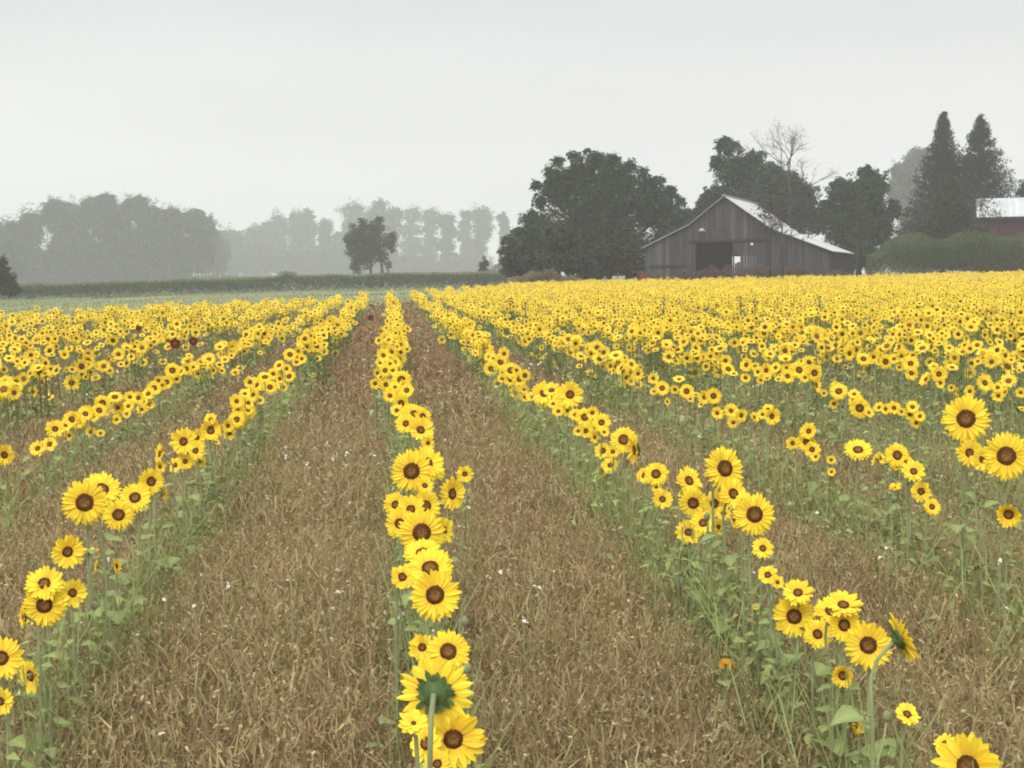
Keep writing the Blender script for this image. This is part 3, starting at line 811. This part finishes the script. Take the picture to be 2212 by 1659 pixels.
def limbs(b, base, height, rad, ends, rg, col=(.05, .043, .035)):
    base = np.array(base, float)
    top = base + [rg.normal(0, .02) * height, 0, height]
    b.tube([base - [0, 0, .3], base + [0, 0, height * .12], base + (top - base) * .5 + [rg.normal(0, .02) * height, 0, 0], top], [rad * 1.35, rad, rad * .75, rad * .45], 8, col)
    for e_ in ends:
        e_ = np.array(e_, float)
        s = base + (top - base) * rg.uniform(.35, .95)
        m = s * .5 + e_ * .5 + [0, 0, -.06 * np.linalg.norm(e_ - s)]
        b.tube([s, m, e_], [rad * .5, rad * .3, rad * .08], 6, col)
        for _ in range(2):
            q = m + (e_ - m) * rg.uniform(0, .6); w = e_ + rg.normal(0, .06, 3) * np.linalg.norm(e_ - s) - [0, 0, .3]
            b.tube([q, (q + w) / 2 + [0, 0, .1], w], [rad * .2, rad * .12, rad * .04], 5, col)

def blobs_from(px_blobs, d):
    """ellipses read off the picture, given their own depth and real radius"""
    o = []
    for it in px_blobs:
        cx, cy, rx, ry = it[:4]; dd = d + (it[4] if len(it) > 4 else 0)
        P = at(cx, cy, dd); s = dd / F_PX / (Fv[1])
        o.append((P[0], P[1], P[2], rx * s, max(rx, ry * .6) * s * .85, ry * s))
    return o

def tree(name, label, cat, d, px, basepx, px_blobs, n, size, col, seed, trunk_h=None, rad=.25, group=None, **kw):
    rg = np.random.default_rng(seed)
    bl = blobs_from(px_blobs, d)
    P = at(px, 600, d); gz = float(terrain(P[0], P[1]))
    root = link(name, None); root.location = (P[0], P[1], gz)
    meta(root, label, cat, group)
    org = np.array([P[0], P[1], gz])
    bl = [(b_[0] - org[0], b_[1] - org[1], b_[2] - org[2], *b_[3:]) for b_ in bl]
    topz = max(b_[2] + b_[5] for b_ in bl)
    cb = MB(); crown(cb, bl, n, size, col, rg, **kw); cb.obj("crown", M_crown, root)
    tb = MB()
    if name == "lone_tree": tb.tube([[1.7, 0, -.3], [1.75, 0, 2.5], [1.3, 0, 6.5]], [.24, .2, .1], 8, (.05, .043, .035))
    limbs(tb, (0, 0, 0), trunk_h or topz * .6, rad, [(b_[0], b_[1], b_[2]) for b_ in bl], rg); tb.obj("trunk", M_bark, root, True)
    return root

DG = (.040, .062, .027)
# big walnut-like tree left of the barn
tree("broadleaf_tree", "huge dark rounded tree standing left of the old barn", "tree", 124, 1285, 600,
     [(1285,435,108,90),(1210,405,52,54),(1330,385,62,50),(1255,375,44,38),(1395,440,60,64),(1445,480,40,56),(1165,505,58,60),(1125,540,42,54),(1230,520,100,70),(1340,530,95,70),(1430,540,50,56),(1425,440,48,46),(1465,480,30,48),
      (1105,570,32,40),(1300,350,32,24),(1400,395,26,22),(1285,335,15,14),(1245,340,15,15),(1205,348,16,15),(1188,372,14,16),(1325,343,17,14),(1362,358,17,14),(1388,372,13,13),(1425,388,15,14),(1450,410,15,13),(1470,435,13,14),
      (1482,462,12,16),(1158,400,13,14),(1165,435,18,20),(1148,468,18,20),(1118,500,18,14),(1096,518,14,12),(1085,540,10,10),(1232,332,9,9),(1268,326,8,8),(1150,585,60,28),(1280,580,90,30),(1400,580,50,30)], 70000, .22, DG, 31, rad=.45, inner=.45)
tree("round_shrub", "large dark bush spreading in front of the big tree beside the barn wall", "bush", 107.5, 1320, 600,
     [(1330,555,52,45),(1250,560,60,42),(1360,580,22,24),(1180,575,50,32),(1210,520,40,30),(1120,560,38,44)], 18000, .22, (.042,.052,.025), 32, rad=.15, inner=.45)
tree("broadleaf_tree", "dark rounded tree rising directly behind the barn's ridge", "tree", 138, 1640, 600,
     [(1640,420,100,78),(1590,370,48,50),(1572,315,34,26),(1548,350,22,24),(1690,440,70,62),(1550,430,42,46),(1625,345,34,26),(1745,455,30,36),(1700,400,50,44),(1735,425,40,40),(1765,480,30,34),(1665,370,34,26),(1600,480,80,50),(1690,490,70,40),(1520,440,20,26),(1515,470,30,40),(1485,475,24,30),(1530,430,24,24)], 42000, .25, DG, 33, rad=.35, inner=.5)
tree("broadleaf_tree", "dark dense tree between the barn roof and the tall conifers", "tree", 130, 1855, 600,
     [(1860,430,68,62),(1815,410,34,36),(1890,395,32,32),(1830,490,62,60),(1895,490,44,60),(1850,545,55,50),(1790,450,28,30),(1870,372,24,16),(1930,450,16,30)], 32000, .24, DG, 34, rad=.3, inner=.5)
tree("pale_tree", "tall hazy grey-green tree seen faintly behind the conifers", "tree", 360, 1970, 600,
     [(1985,350,42,38),(1950,380,34,42),(1965,430,40,60),(1975,500,36,70),(1935,410,20,40),(2010,330,20,16),(1945,540,30,50)], 26000, .55, (.07,.085,.045), 35, rad=.5)
# fan-shaped sapling clump beside conifers and small trees left / right edge
tree("broadleaf_tree", "rounded grey-green tree in front of the two conifers", "tree", 121, 2055, 600,
     [(2050,450,55,46),(2020,500,50,50),(2090,510,48,46),(2060,410,30,22),(2000,540,40,40),(2125,540,45,32)], 24000, .22, (.045,.06,.030), 36, rad=.2, inner=.45)
tree("broadleaf_tree", "piece of a dark tree cut off by the picture's right edge", "tree", 150, 2230, 600,
     [(2235,400,34,40),(2215,415,18,20),(2260,360,34,40),(2250,470,50,60)], 7000, .34, DG, 37, rad=.3)
tree("round_shrub", "dark bush cut off by the picture's left edge", "bush", 118, -20, 600,
     [(-15,590,44,42),(15,612,28,28),(-60,580,50,60),(30,625,14,16)], 6000, .26, (.045,.055,.03), 38, rad=.12, inner=.45)
tree("lone_tree", "small solitary tree with two trunks standing above the corn band", "tree", 205, 800, 600,
     [(775,500,24,24),(815,492,24,20),(800,525,40,28),(765,540,20,26),(838,520,16,22),(780,560,24,18),(825,550,18,18),(752,515,10,14),(847,535,8,12),(765,575,10,12),(800,505,30,24),(790,548,30,20),(760,525,16,30),(772,583,9,10),(838,572,8,12),(783,478,12,10),(818,474,12,11),(850,508,9,12)], 11000, .30, (.045,.058,.03), 39, rad=.22, trunk_h=6, inner=.3, clump=.30, big=1.4)

# conifers
def conifer(label, d, px, top_py, base_py, halfw, seed, col=(.030,.042,.022), name="conifer_tree", n=90, spread=1.0, group=None):
    rg = np.random.default_rng(seed)
    P = at(px, top_py, d); gz = float(terrain(P[0], P[1])); H = P[2] - gz
    zb = at(px, base_py, d)[2] - gz; W = halfw * d / F_PX
    root = link(name, None); root.location = (P[0], P[1], gz); meta(root, label, "tree", group)
    b = MB(); t = MB()
    t.tube([[0, 0, -.2], [0, 0, H * .5], [0, 0, H * .98]], [.28, .17, .03], 8, (.08, .06, .045))
    k = int(n * (H - zb))
    for i in range(n * 4):
        f = rg.random() ** .8
        z = zb + (H - zb) * (1 - f) ; a = rg.uniform(0, 2 * pi)
        ln = W * (f ** 1.05) * rg.uniform(.6, 1.15) + .22
        dr = np.array([cos(a), sin(a), rg.uniform(.1, .65)]) 
        tip = np.array([0, 0, z]) + dr * ln
        if i % 6 == 0: t.tube([[0, 0, z], tip * .5 + np.array([0, 0, z]) * .5 - [0, 0, .05], tip], [.05, .03, .01], 5, (.08, .06, .045))
        m = int(14 + 60 * ln / W)
        s = rg.uniform(.15, 1, m) ** .8
        Q = np.array([0, 0, z]) + dr * ln * s[:, None] + rg.normal(0, .05 + .025 * ln, (m, 3)) * [1, 1, .6]
        leaf_cards(b, Q, rg.uniform(.20, .44, m), np.array(col) * rg.uniform(.6, 1.5, (m, 1)), flat=.0, rgd=rg, asp=.35)
    b.obj("crown", M_crown, root); t.obj("trunk", M_bark, root, True)
conifer("tall pointed dark conifer, left one of the two conifer spires", 138, 2038, 243, 590, 118, 51, n=230)
conifer("tall dark conifer with thinner top, right one of the two conifer spires", 142, 2118, 248, 590, 150, 52, n=260)
conifer("tiny pointed conifer at the far end of the corn band beside the big tree", 175, 1045, 556, 600, 12, 53, name="small_conifer", n=10)

# hazy poplars behind the corn
rgp = np.random.default_rng(77)
pops = [(600,462,34),(640,455,28),(665,448,26),(700,470,24),(765,432,32),(810,450,26),(822,430,24),(850,446,22),(890,440,34),(930,450,26),(965,458,26),(1005,450,22),(1035,443,32),(1088,462,12),(570,478,24),(545,492,26),(505,500,30),(730,500,18)]
side = ["leftmost", "second"] 
for i, (px, tp, hw) in enumerate(sorted(pops)):
    bl = []; yy = tp + hw * .7
    while yy < 600:
        bl.append((px + rgp.normal(0, hw * .16), yy, hw * rgp.uniform(.75, 1.1), hw * rgp.uniform(.7, 1.0), rgp.uniform(-8, 8)))
        yy += hw * 1.0
    lab = "hazy grey poplar, %s from the left in the far row of poplars" % ORD[i]
    tree("poplar_tree", lab, "tree", 720 + rgp.uniform(-30, 60), px, 600, bl, 5200, 1.0, (.06, .075, .04), 100 + i, rad=.5, group="far hazy poplars behind the corn band", inner=.5, clump=.34)

# misty wood, left: reads as one mass
wd_ = MB(); rgx = np.random.default_rng(66)
wood = [(-20,530,60,75),(30,520,42,62),(65,500,34,60),(80,475,16,20),(120,460,40,42),(150,480,60,60),(205,450,42,38),(230,430,28,18),(240,480,60,60),(290,450,40,34),(300,435,20,16),(330,480,50,50),(370,475,40,38),(410,480,36,34),
        (440,490,30,32),(425,460,24,12),(160,545,80,75),(270,545,90,75),(370,545,70,70),(430,545,44,66),(60,570,90,50),(0,585,60,40),(200,580,120,45),(330,585,120,45),(480,540,40,60),(500,520,24,30),(550,560,60,45),(620,565,60,40),(690,565,60,40),(880,575,90,30),(1000,575,90,30),(770,570,60,40)]
bl = blobs_from(wood[:24] + [(452,515,28,50,40),(468,560,26,46,70),(485,540,18,36,110),(15,560,50,60,-30)], 455)
crown(wd_, bl, 170000, .5, (.05, .062, .034), rgx, inner=.6, big=2.6)
crown(wd_, blobs_from(wood[24:], 700), 60000, .9, (.06, .075, .04), rgx, inner=.6, big=2.4)
crown(wd_, blobs_from([(x_, 606, 34, 15) for x_ in range(-60, 520, 32)], 448), 26000, .45, (.05, .062, .034), rgx, inner=.6)
for i in range(30):
    P = at(rgx.uniform(-40, 470), 600, 455 + rgx.uniform(-10, 10)); gz = float(terrain(P[0], P[1]))
    wd_.tube([[P[0], P[1], gz - .3], [P[0], P[1], gz + 9]], [.35, .2], 6, (.09, .08, .06))
# dim woodland closing the view behind the farm
for (px, py, rx, ry) in [(1100,590,50,30),(1760,560,80,40),(1980,560,90,40),(2180,560,120,40),(2400,560,160,50)]:
    crown(wd_, blobs_from([(px, py, rx, ry)], 420), 3500, 1.0, (.055, .066, .036), rgx, inner=.45)
o = wd_.obj("misty_woodland", M_crown)
meta(o, "grey misty woodland rising beyond the corn at the left", "woodland", kind="stuff")

# bare and thin trees
bcol = (.07, .062, .055)
def branching(b, p, d, ln, r, lvl, rg, tips, up=.12, spread=.55):
    q = p + d * ln
    mid = (p + q) / 2 + rg.normal(0, .05, 3) * ln
    b.tube([p, mid, q], [r, r * .8, r * .6], 6 if lvl > 2 else 4, bcol, cap=lvl == 0)
    if lvl == 0: tips.append(q); return
    for _ in range(rg.integers(2, 4)):
        nd = d + rg.normal(0, spread, 3) + [0, 0, up]; nd /= np.linalg.norm(nd)
        branching(b, q, nd, ln * rg.uniform(.62, .86), r * .62, lvl - 1, rg, tips, up, spread)
def thin_tree(name, label, d, px, top_py, seed, lvl, nleaf, r0=.16, lean=0, frac=.45, leafs=.2, spread=.5, lcol=(.05,.055,.035)):
    rg = np.random.default_rng(seed)
    P = at(px, top_py, d); gz = float(terrain(P[0], P[1])); H = P[2] - gz
    root = link(name, None); root.location = (P[0], P[1], gz); meta(root, label, "tree")
    t = MB(); tips = []
    t.tube([[0, 0, -.3], [lean * .5, 0, H * frac * .5], [lean, 0, H * frac]], [r0, r0 * .85, r0 * .7], 8, (.04, .036, .032))
    k = H * (1 - frac) / (sum(.74 ** i for i in range(lvl + 1))) * 1.02
    branching(t, np.array([lean, 0, H * frac]), np.array([0, 0, 1.0]), k, r0 * .6, lvl, rg, tips, spread=spread)
    branching(t, np.array([lean, 0, H * frac * .92]), np.array([.5, .1, .8]), k * .8, r0 * .4, lvl - 1, rg, tips, spread=spread)
    branching(t, np.array([lean, 0, H * frac * .9]), np.array([-.5, -.1, .8]), k * .8, r0 * .4, lvl - 1, rg, tips, spread=spread)
    t.obj("trunk", M_bark, root, True)
    c = MB(); T = np.array(tips); ii = rg.integers(0, len(T), nleaf)
    leaf_cards(c, T[ii] + rg.normal(0, .3, (nleaf, 3)), rg.uniform(.6, 1.3, nleaf) * leafs, np.array(lcol) * rg.uniform(.7, 1.3, (nleaf, 1)), rgd=rg)
    c.obj("crown", M_crown, root)
thin_tree("bare_tree", "tall nearly leafless tree with fine twigs rising above the barn roof", 132, 1706, 268, 61, 6, 900, r0=.20, frac=.50, leafs=.13, spread=.42, lcol=(.10,.085,.06))
thin_tree("slender_tree", "slender tree standing before the barn, its trunk crossing the roof, right one of two", 102, 1690, 420, 62, 4, 600, r0=.15, frac=.5, leafs=.22)
thin_tree("slender_tree", "slender tree standing before the barn, its trunk crossing the roof, left one of two", 103, 1664, 445, 63, 4, 500, r0=.12, frac=.5, leafs=.22)
thin_tree("slender_tree", "thin dark sapling at the right end of the barn roof", 104, 1852, 470, 64, 3, 260, r0=.09, frac=.5, leafs=.2)
thin_tree("slender_tree", "small sparse tree in front of the red building's white roof", 112, 2128, 420, 65, 4, 900, r0=.09, frac=.45, leafs=.2)

# broad green shrub patch, right, and tan weeds at the trees' feet
def patch(name, label, cat, pxs, d0, d1, toppx, col, n, size, seed, jag=.15, kind=None, z0=0.0):
    rg = np.random.default_rng(seed); b = MB()
    px = rg.uniform(pxs[0], pxs[1], n); d = rg.uniform(d0, d1, n)
    t = (px - pxs[0]) / (pxs[1] - pxs[0])
    topp = np.interp(t, np.linspace(0, 1, len(toppx)), toppx)
    Pt = np.array([at(a_, b_, (d0 + d1) / 2) for a_, b_ in zip(px[:1], topp[:1])])
    r = Fv[None] * F_PX + Rv[None] * (px - 1106)[:, None] + Uv[None] * (829.5 - topp)[:, None]
    r /= r[:, 1:2]
    Q = CAM + r * d[:, None]
    g = terrain(Q[:, 0], Q[:, 1]); H = np.maximum(.15, (Q[:, 2] - g) * (1 + jag * (noise(Q[:, 0] * 1.3, d * 0 + seed) - .5) * 2) * (1 - .25 * np.abs(d - (d0 + d1) / 2) / (d1 - d0)))
    z = g + H * np.sqrt(rg.random(n))
    dry = np.zeros(n, bool)
    c = np.array(col) * rg.uniform(.65, 1.35, (n, 1)) * (.7 + .6 * fbm(Q[:, 0] * .5, d * .3))[:, None]
    leaf_cards(b, np.c_[Q[:, 0], Q[:, 1], z], rg.uniform(.6, 1.4, n) * size, c, flat=0, rgd=rg, asp=.3)
    o = b.obj(name, M_crown); meta(o, label, cat, kind=kind); return o
patch("shrub_thicket", "broad soft green thicket of tall stems at the right edge of the flower field", "shrubs", (1872, 2330), 113, 119,
      [552, 525, 512, 505, 500, 498, 500, 503, 508, 514, 522, 528], (.10,.138,.052), 40000, .22, 71, .14, kind="stuff")
patch("dry_weeds", "reddish brown dry weeds along the foot of the barn", "weeds", (1380, 1880), 110.5, 112.5,
      [592, 590, 586, 578, 570, 570, 578, 582, 586, 590, 586], (.13,.085,.06), 12000, .20, 72, .3, kind="stuff")
patch("tan_weeds", "pale tan weed clump at the foot of the huge tree's left side", "weeds", (1098, 1262), 103.5, 105.0,
      [604, 592, 586, 588, 584, 586, 592, 602], (.25,.20,.115), 6000, .20, 73, .25, kind="stuff")

# ------------------------------------------------------------------ the barn
BD = 115.0
def barn():
    Pc = at(1566, 600, BD)                      # under the ridge, on the gable plane
    gz = float(terrain(Pc[0], Pc[1]))
    bear = math.atan2(Pc[0], Pc[1])
    hd = bear + radians(11.0)                   # the ridge runs away from the viewer, a little to the right
    root = link("old_barn", None); root.location = (Pc[0], Pc[1], gz); root.rotation_euler = (0, 0, -hd)
    meta(root, "weathered grey wooden barn with a pale metal roof and a dark doorway", "barn")
    L_ = 15.0
    S = lambda px: px / 100.0 * (BD / 115.0) / cos(radians(11))
    V = BD / F_PX * 1.0
    zt = lambda py: float(at(1566, py, BD)[2]) - gz      # height of a picture row on the gable
    prof = [(-6.8, zt(606)), (-6.8, zt(601) ), (-6.55, zt(580 - 22) + .0), (-2.85, zt(529.5)), (0, zt(457)), (0, 0)]
    zp, zkr, zer, zkl, zel = zt(424) , zt(497), zt(546), zt(484), zt(531)
    XR, XKR, XL, XKL = 8.75, 3.95, -6.9, -3.0
    dx0, dx1, dz = -2.5, .68, zt(522)
    t = .14
    grey = np.array([.064, .063, .064])
    # gable wall as separate boards, cut round the doorway
    rg = np.random.default_rng(5)
    def ztop(x):
        return np.interp(x, [XL, XKL, 0, XKR, XR], [zel, zkl, zp, zkr, zer]) - .05
    b = MB(); x = XL
    while x < XR - .02:
        w = min(rg.uniform(.2, .34), XR - x); x1 = x + w - .015
        for (lo, hi) in ([(0, None)] if (x1 < dx0 or x > dx1) else [(dz, None)]):
            a0, a1 = float(ztop(x)), float(ztop(x1))
            if x < 0 < x1: pass
            yy = -rg.uniform(0, .025); lo_ = lo - .3 if lo == 0 else lo
            if lo == 0 and .68 < x < 1.12:      # broken boards right of the doorway: daylight shows
                for (z0, z1) in [(-.3, zt(571) + .5 * (x - .68)), (zt(544) - .95 * (x - .68) + rg.uniform(-.1, .1), None)]:
                    z1a, z1b = (a0, a1) if z1 is None else (z1, z1)
                    v = [[x, yy, z0], [x1, yy, z0], [x1, yy, z1b], [x, yy, z1a], [x, yy + .03, z0], [x1, yy + .03, z0], [x1, yy + .03, z1b], [x, yy + .03, z1a]]
                    b.add(v, [np.array([[0, 1, 2, 3], [5, 4, 7, 6], [0, 4, 5, 1], [3, 2, 6, 7], [0, 3, 7, 4], [1, 5, 6, 2]])], grey * rg.uniform(.75, 1.2))
                continue
            v = [[x, yy, lo_], [x1, yy, lo_], [x1, yy, a1], [x, yy, a0], [x, yy + .03, lo_], [x1, yy + .03, lo_], [x1, yy + .03, a1], [x, yy + .03, a0]]
            c = grey * (rg.uniform(.72, 1.25) + (rg.random() < .07) * .5)
            b.add(v, [np.array([[0, 1, 2, 3], [5, 4, 7, 6], [0, 4, 5, 1], [3, 2, 6, 7], [0, 3, 7, 4], [1, 5, 6, 2]])], c)
        x += w
    b.obj("gable_wall", M_board, root)
    # right and left side walls, back wall (with an opening that shows daylight)
    b = MB(); y = .05
    while y < L_:
        w = .3; b.box((XR - .2, y, -.3), (XR - .17, y + w - .02, zer - .12), grey * rg.uniform(.5, .85)); y += w
    b.obj("side_wall", M_board, root)
    b = MB(); y = .05
    while y < L_:
        w = .3; b.box((XL + .17, y, -.3), (XL + .2, y + w - .02, zel - .12), grey * rg.uniform(.7, 1.1)); y += w
    b.obj("side_wall", M_board, root)
    b = MB(); x = XL
    while x < XR - .02:
        w = .3; lo = -.3
        if -4.2 < x < -.3: lo = float(zt(549))
        a0, a1 = float(ztop(x)), float(ztop(min(x + w, XR)))
        v = [[x, L_, lo], [x + w, L_, lo], [x + w, L_, a1], [x, L_, a0], [x, L_ + .03, lo], [x + w, L_ + .03, lo], [x + w, L_ + .03, a1], [x, L_ + .03, a0]]
        b.add(v, [np.array([[0, 1, 2, 3], [5, 4, 7, 6], [0, 4, 5, 1], [3, 2, 6, 7], [0, 3, 7, 4], [1, 5, 6, 2]])], grey * rg.uniform(.7, 1.1)); x += w
    b.obj("back_wall", M_board, root)
    # corrugated metal roof: four slopes, small ribs
    def slope(x0, z0, x1, z1, oh, name, shade):
        b = MB(); n = 50
        ys_ = np.linspace(-.45, L_ + .4, n * 2 + 1)
        rb = (np.arange(n * 2 + 1) % 2) * .035
        v = []
        for (xx, zz) in ((x0, z0), (x1, z1)):
            for yy, r_ in zip(ys_, rb): v.append([xx, yy, zz + r_])
        for (xx, zz) in ((x0, z0), (x1, z1)):
            for yy, r_ in zip(ys_, rb): v.append([xx, yy, zz - .06])
        m = len(ys_); i = np.arange(m - 1)
        q = np.stack([i, i + 1, m + i + 1, m + i], 1)
        q2 = np.stack([2 * m + i, 3 * m + i, 3 * m + i + 1, 2 * m + i + 1], 1)
        e1 = np.stack([m + i, m + i + 1, 3 * m + i + 1, 3 * m + i], 1)
        ends = np.array([[0, m, 3 * m, 2 * m], [m - 1, 3 * m - 1, 4 * m - 1, 2 * m - 1]])
        rnd = np.random.default_rng(3)
        c = np.tile(np.repeat(rnd.uniform(.85, 1.05, m)[:, None], 3, 1), (4, 1)) * shade
        b.add(v, [q, q2, e1, ends], c); return b.obj("roof_slope", M_metal, root)
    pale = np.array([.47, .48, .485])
    def ext(xa, za, xb, zb, o_):
        k = o_ / math.hypot(xb - xa, zb - za); return xb + (xb - xa) * k, zb + (zb - za) * k
    slope(.0, zp + .05, XKR, zkr + .05, 0, "r", pale)
    xe, ze = ext(XKR, zkr, XR, zer, .25); slope(XKR, zkr + .047, xe, ze + .05, 0, "r", pale)
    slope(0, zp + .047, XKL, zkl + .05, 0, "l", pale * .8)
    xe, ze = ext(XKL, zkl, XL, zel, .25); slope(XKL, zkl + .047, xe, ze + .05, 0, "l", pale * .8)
    b = MB(); b.box((-.16, -.5, zp + .05), (.16, L_ + .42, zp + .12), pale * .8); b.obj("ridge_cap", M_metal, root)
    # doorway: frame, header beam, near-black panel inside for the interior's shade
    f = MB()
    f.box((dx0 - .14, -.09, -.3), (dx0, -.03, dz), grey * 1.2); f.box((dx1, -.09, -.3), (dx1 + .12, -.03, dz), grey * .9)
    dfr = f.obj("door_frame", M_board, root)
    b = MB(); b.box((dx0 - .6, -.17, dz), (XKR - .1, -.08, dz + .2), grey * .62); b.obj("door_track", M_board, root)
    b = MB(); b.box((-3.7, 4.0, -.2), (-.14, 4.08, dz + .2), (.035, .033, .033)); b.obj("interior_shade_panel", M_board, root)  # added panel, colour darkened to stand in for shade inside the barn
    # horizontal beam and loft outline on the gable
    b = MB(); b.box((-6.5, -.12, zt(576)), (-3.3, -.04, zt(570)), grey * .5); b.obj("beam", M_board, root)
    f = MB(); lx0, lx1, lz0, lz1 = -.95, .15, zt(497), zt(445)
    f.box((lx0, -.07, lz0), (lx0 + .07, -.03, lz1 - .5), grey * .6); f.box((lx1, -.07, lz0), (lx1 + .09, -.03, lz1 - .2), grey * 1.5)
    f.box((lx0 + .08, -.06, lz0), (lx1 - .01, -.028, lz0 + .08), grey * .6)
    f.obj("loft_door", M_board, root)
    f = MB(); z_ = zt(497)
    f.tube([[-1.85, -.02, z_ + .05], [-1.85, -.35, z_ + .1]], [.05, .05], 8, (.2, .2, .2))
    f.tube([[-1.85, -.30, z_ + .14], [-1.85, -.36, z_ + .08], [-1.85, -.42, z_ - .05], [-1.85, -.43, z_ - .1]], [.05, .2, .3, .32], 14, (.38, .38, .38))
    f.obj("lamp", M_metal, root, True)
    f = MB(); z_ = zt(529)
    f.tube([[2.3, -.02, z_], [2.3, -.2, z_]], [.05, .09], 10, (.6, .6, .6)); f.tube([[2.3, -.2, z_], [2.3, -.22, z_]], [.12, .12], 12, (.75, .75, .75))
    f.obj("lamp", M_metal, root, True)
    return root
barn()

# ------------------------------------------------------------------ red building, right
def red_building():
    d = 126.0
    A = at(2110, 470, d); B = at(2400, 470, d)
    gz = float(terrain(A[0], A[1])) - .2
    root = link("red_building", None); root.location = (A[0], A[1], gz)
    root.rotation_euler = (0, 0, -math.atan2(A[0], A[1]) * .9)
    meta(root, "long dark red farm building with a pale ribbed metal roof at the right edge", "building")
    zr = float(at(2118, 430, d + 3)[2]) - gz; ze = float(at(2118, 470, d)[2]) - gz
    Lr = 16.0; W = 6.0
    rg = np.random.default_rng(8)
    b = MB(); x = .4
    while x < Lr:
        b.box((x, .5, -.3), (x + .27, .54, ze - .05), np.array([.075, .028, .032]) * rg.uniform(.8, 1.2)); x += .28
    b.box((.4, .6, -.3), (.44, W - .5, ze), (.1, .035, .035)); b.box((.45, W - .5, -.3), (Lr, W - .46, ze - .05), (.1, .035, .035))
    b.box((Lr + .2, .6, -.3), (Lr + .24, W - .5, ze), (.1, .035, .035))
    b.obj("wall", M_board, root)
    b = MB(); x = 0
    n = 64; xs_ = np.linspace(0, Lr + .6, 2 * n + 1); rb = (np.arange(2 * n + 1) % 2) * .04
    m = len(xs_)
    v = [[xx, 0, ze + r_] for xx, r_ in zip(xs_, rb)] + [[xx, W / 2, zr + r_] for xx, r_ in zip(xs_, rb)] + [[xx, W, ze + r_] for xx, r_ in zip(xs_, rb)]
    i = np.arange(m - 1)
    b.add(v, [np.stack([i, i + 1, m + i + 1, m + i], 1), np.stack([m + i, m + i + 1, 2 * m + i + 1, 2 * m + i], 1)], np.tile(np.repeat(rg.uniform(.85, 1.08, m)[:, None], 3, 1), (3, 1)) * [.50, .51, .52])
    b.obj("roof", M_metal, root)
    b = MB(); b.box((0, -.05, ze - .16), (Lr + .6, 0.0, ze - .01), (.05, .05, .05)); b.obj("fascia", M_board, root)
red_building()

# small orange drum by the barn's left foot
P = at(1383, 590, 108.5); gz = float(terrain(P[0], P[1]))
b = MB(); b.tube([[0, 0, 0], [0, 0, .05], [0, 0, .4], [0, 0, .44], [0, 0, .8], [0, 0, .88]], [.27, .3, .3, .32, .3, .29], 18, (.26, .06, .03))
hz = max(.9, P[2] - gz + .15); o = b.obj("orange_drum", M_metal, None, True); o.location = (P[0], P[1], gz + hz - .88)
meta(o, "small orange-red drum seen at the foot of the barn's left end", "drum")
b = MB(); b.box((-.35, -.35, -hz + .88 - .1), (.35, .35, -.002), (.12, .10, .08)); s_ = b.obj("stand", M_board, o)

# ------------------------------------------------------------------ tall weeds sticking out above the far heads
rgt = np.random.default_rng(91)
def tall_weed(sx, sy, z_top, h, label, dark=False):
    P = by_height(sx * .8848, sy * .8848, z_top + .0)
    gz = float(terrain(P[0], P[1]))
    root = link("tall_weed", None); root.location = (P[0], P[1], gz); meta(root, label, "weed", "tall leafy weeds standing above the sunflowers")
    H = z_top - gz
    b = MB(); b.tube([[0, 0, 0], [.02, 0, H * .5], [0, 0, H]], [.02, .015, .008], 6, (.10, .14, .06)); b.obj("stem", M_green, root)
    c = MB(); n = 34
    zz = rgt.uniform(.35, 1.02, n) * H
    a = rgt.uniform(0, 2 * pi, n)
    leaf_cards(c, np.c_[np.cos(a) * .05, np.sin(a) * .05, zz], rgt.uniform(.05, .12, n), np.array((.14, .19, .08) if not dark else (.04, .05, .03)) * rgt.uniform(.8, 1.2, (n, 1)), rgd=rgt)
    c.obj("foliage", M_crown, root)
tall_weed(1245, 728, 1.28, 0, "tall dark seed-headed weed in front of the big tree's left foot", True)
tall_weed(1282, 735, 1.22, 0, "tall green weed just right of the dark seed-headed one")
tall_weed(1808, 722, 1.32, 0, "tall green weed above the yellow field under the barn doorway")
tall_weed(1842, 728, 1.28, 0, "second tall green weed under the barn, right of the doorway")
tall_weed(2000, 726, 1.32, 0, "tall green weed above the yellow field below the barn roof's right end")
tall_weed(1620, 735, 1.25, 0, "tall green weed above the yellow field below the barn's left part")
tall_weed(795, 905, .72, 0, "tall green weed in the brown path left of the centre row")

# ------------------------------------------------------------------ air
hz = MB().box((-1500, -80, -1.0), (1500, 2300, 46), (1, 1, 1))
mh = bpy.data.materials.new("haze_air"); mh.use_nodes = True
nt = mh.node_tree; nt.nodes.clear()
oo = nt.nodes.new("ShaderNodeOutputMaterial"); pv = nt.nodes.new("ShaderNodeVolumePrincipled")
pv.inputs['Color'].default_value = (.97, .975, .98, 1); pv.inputs['Density'].default_value = .00095; pv.inputs['Anisotropy'].default_value = 0.0
nt.links.new(pv.outputs[0], oo.inputs['Volume'])
ho = hz.obj("haze", mh); meta(ho, "thin even morning mist over the whole field", "haze", kind="stuff")
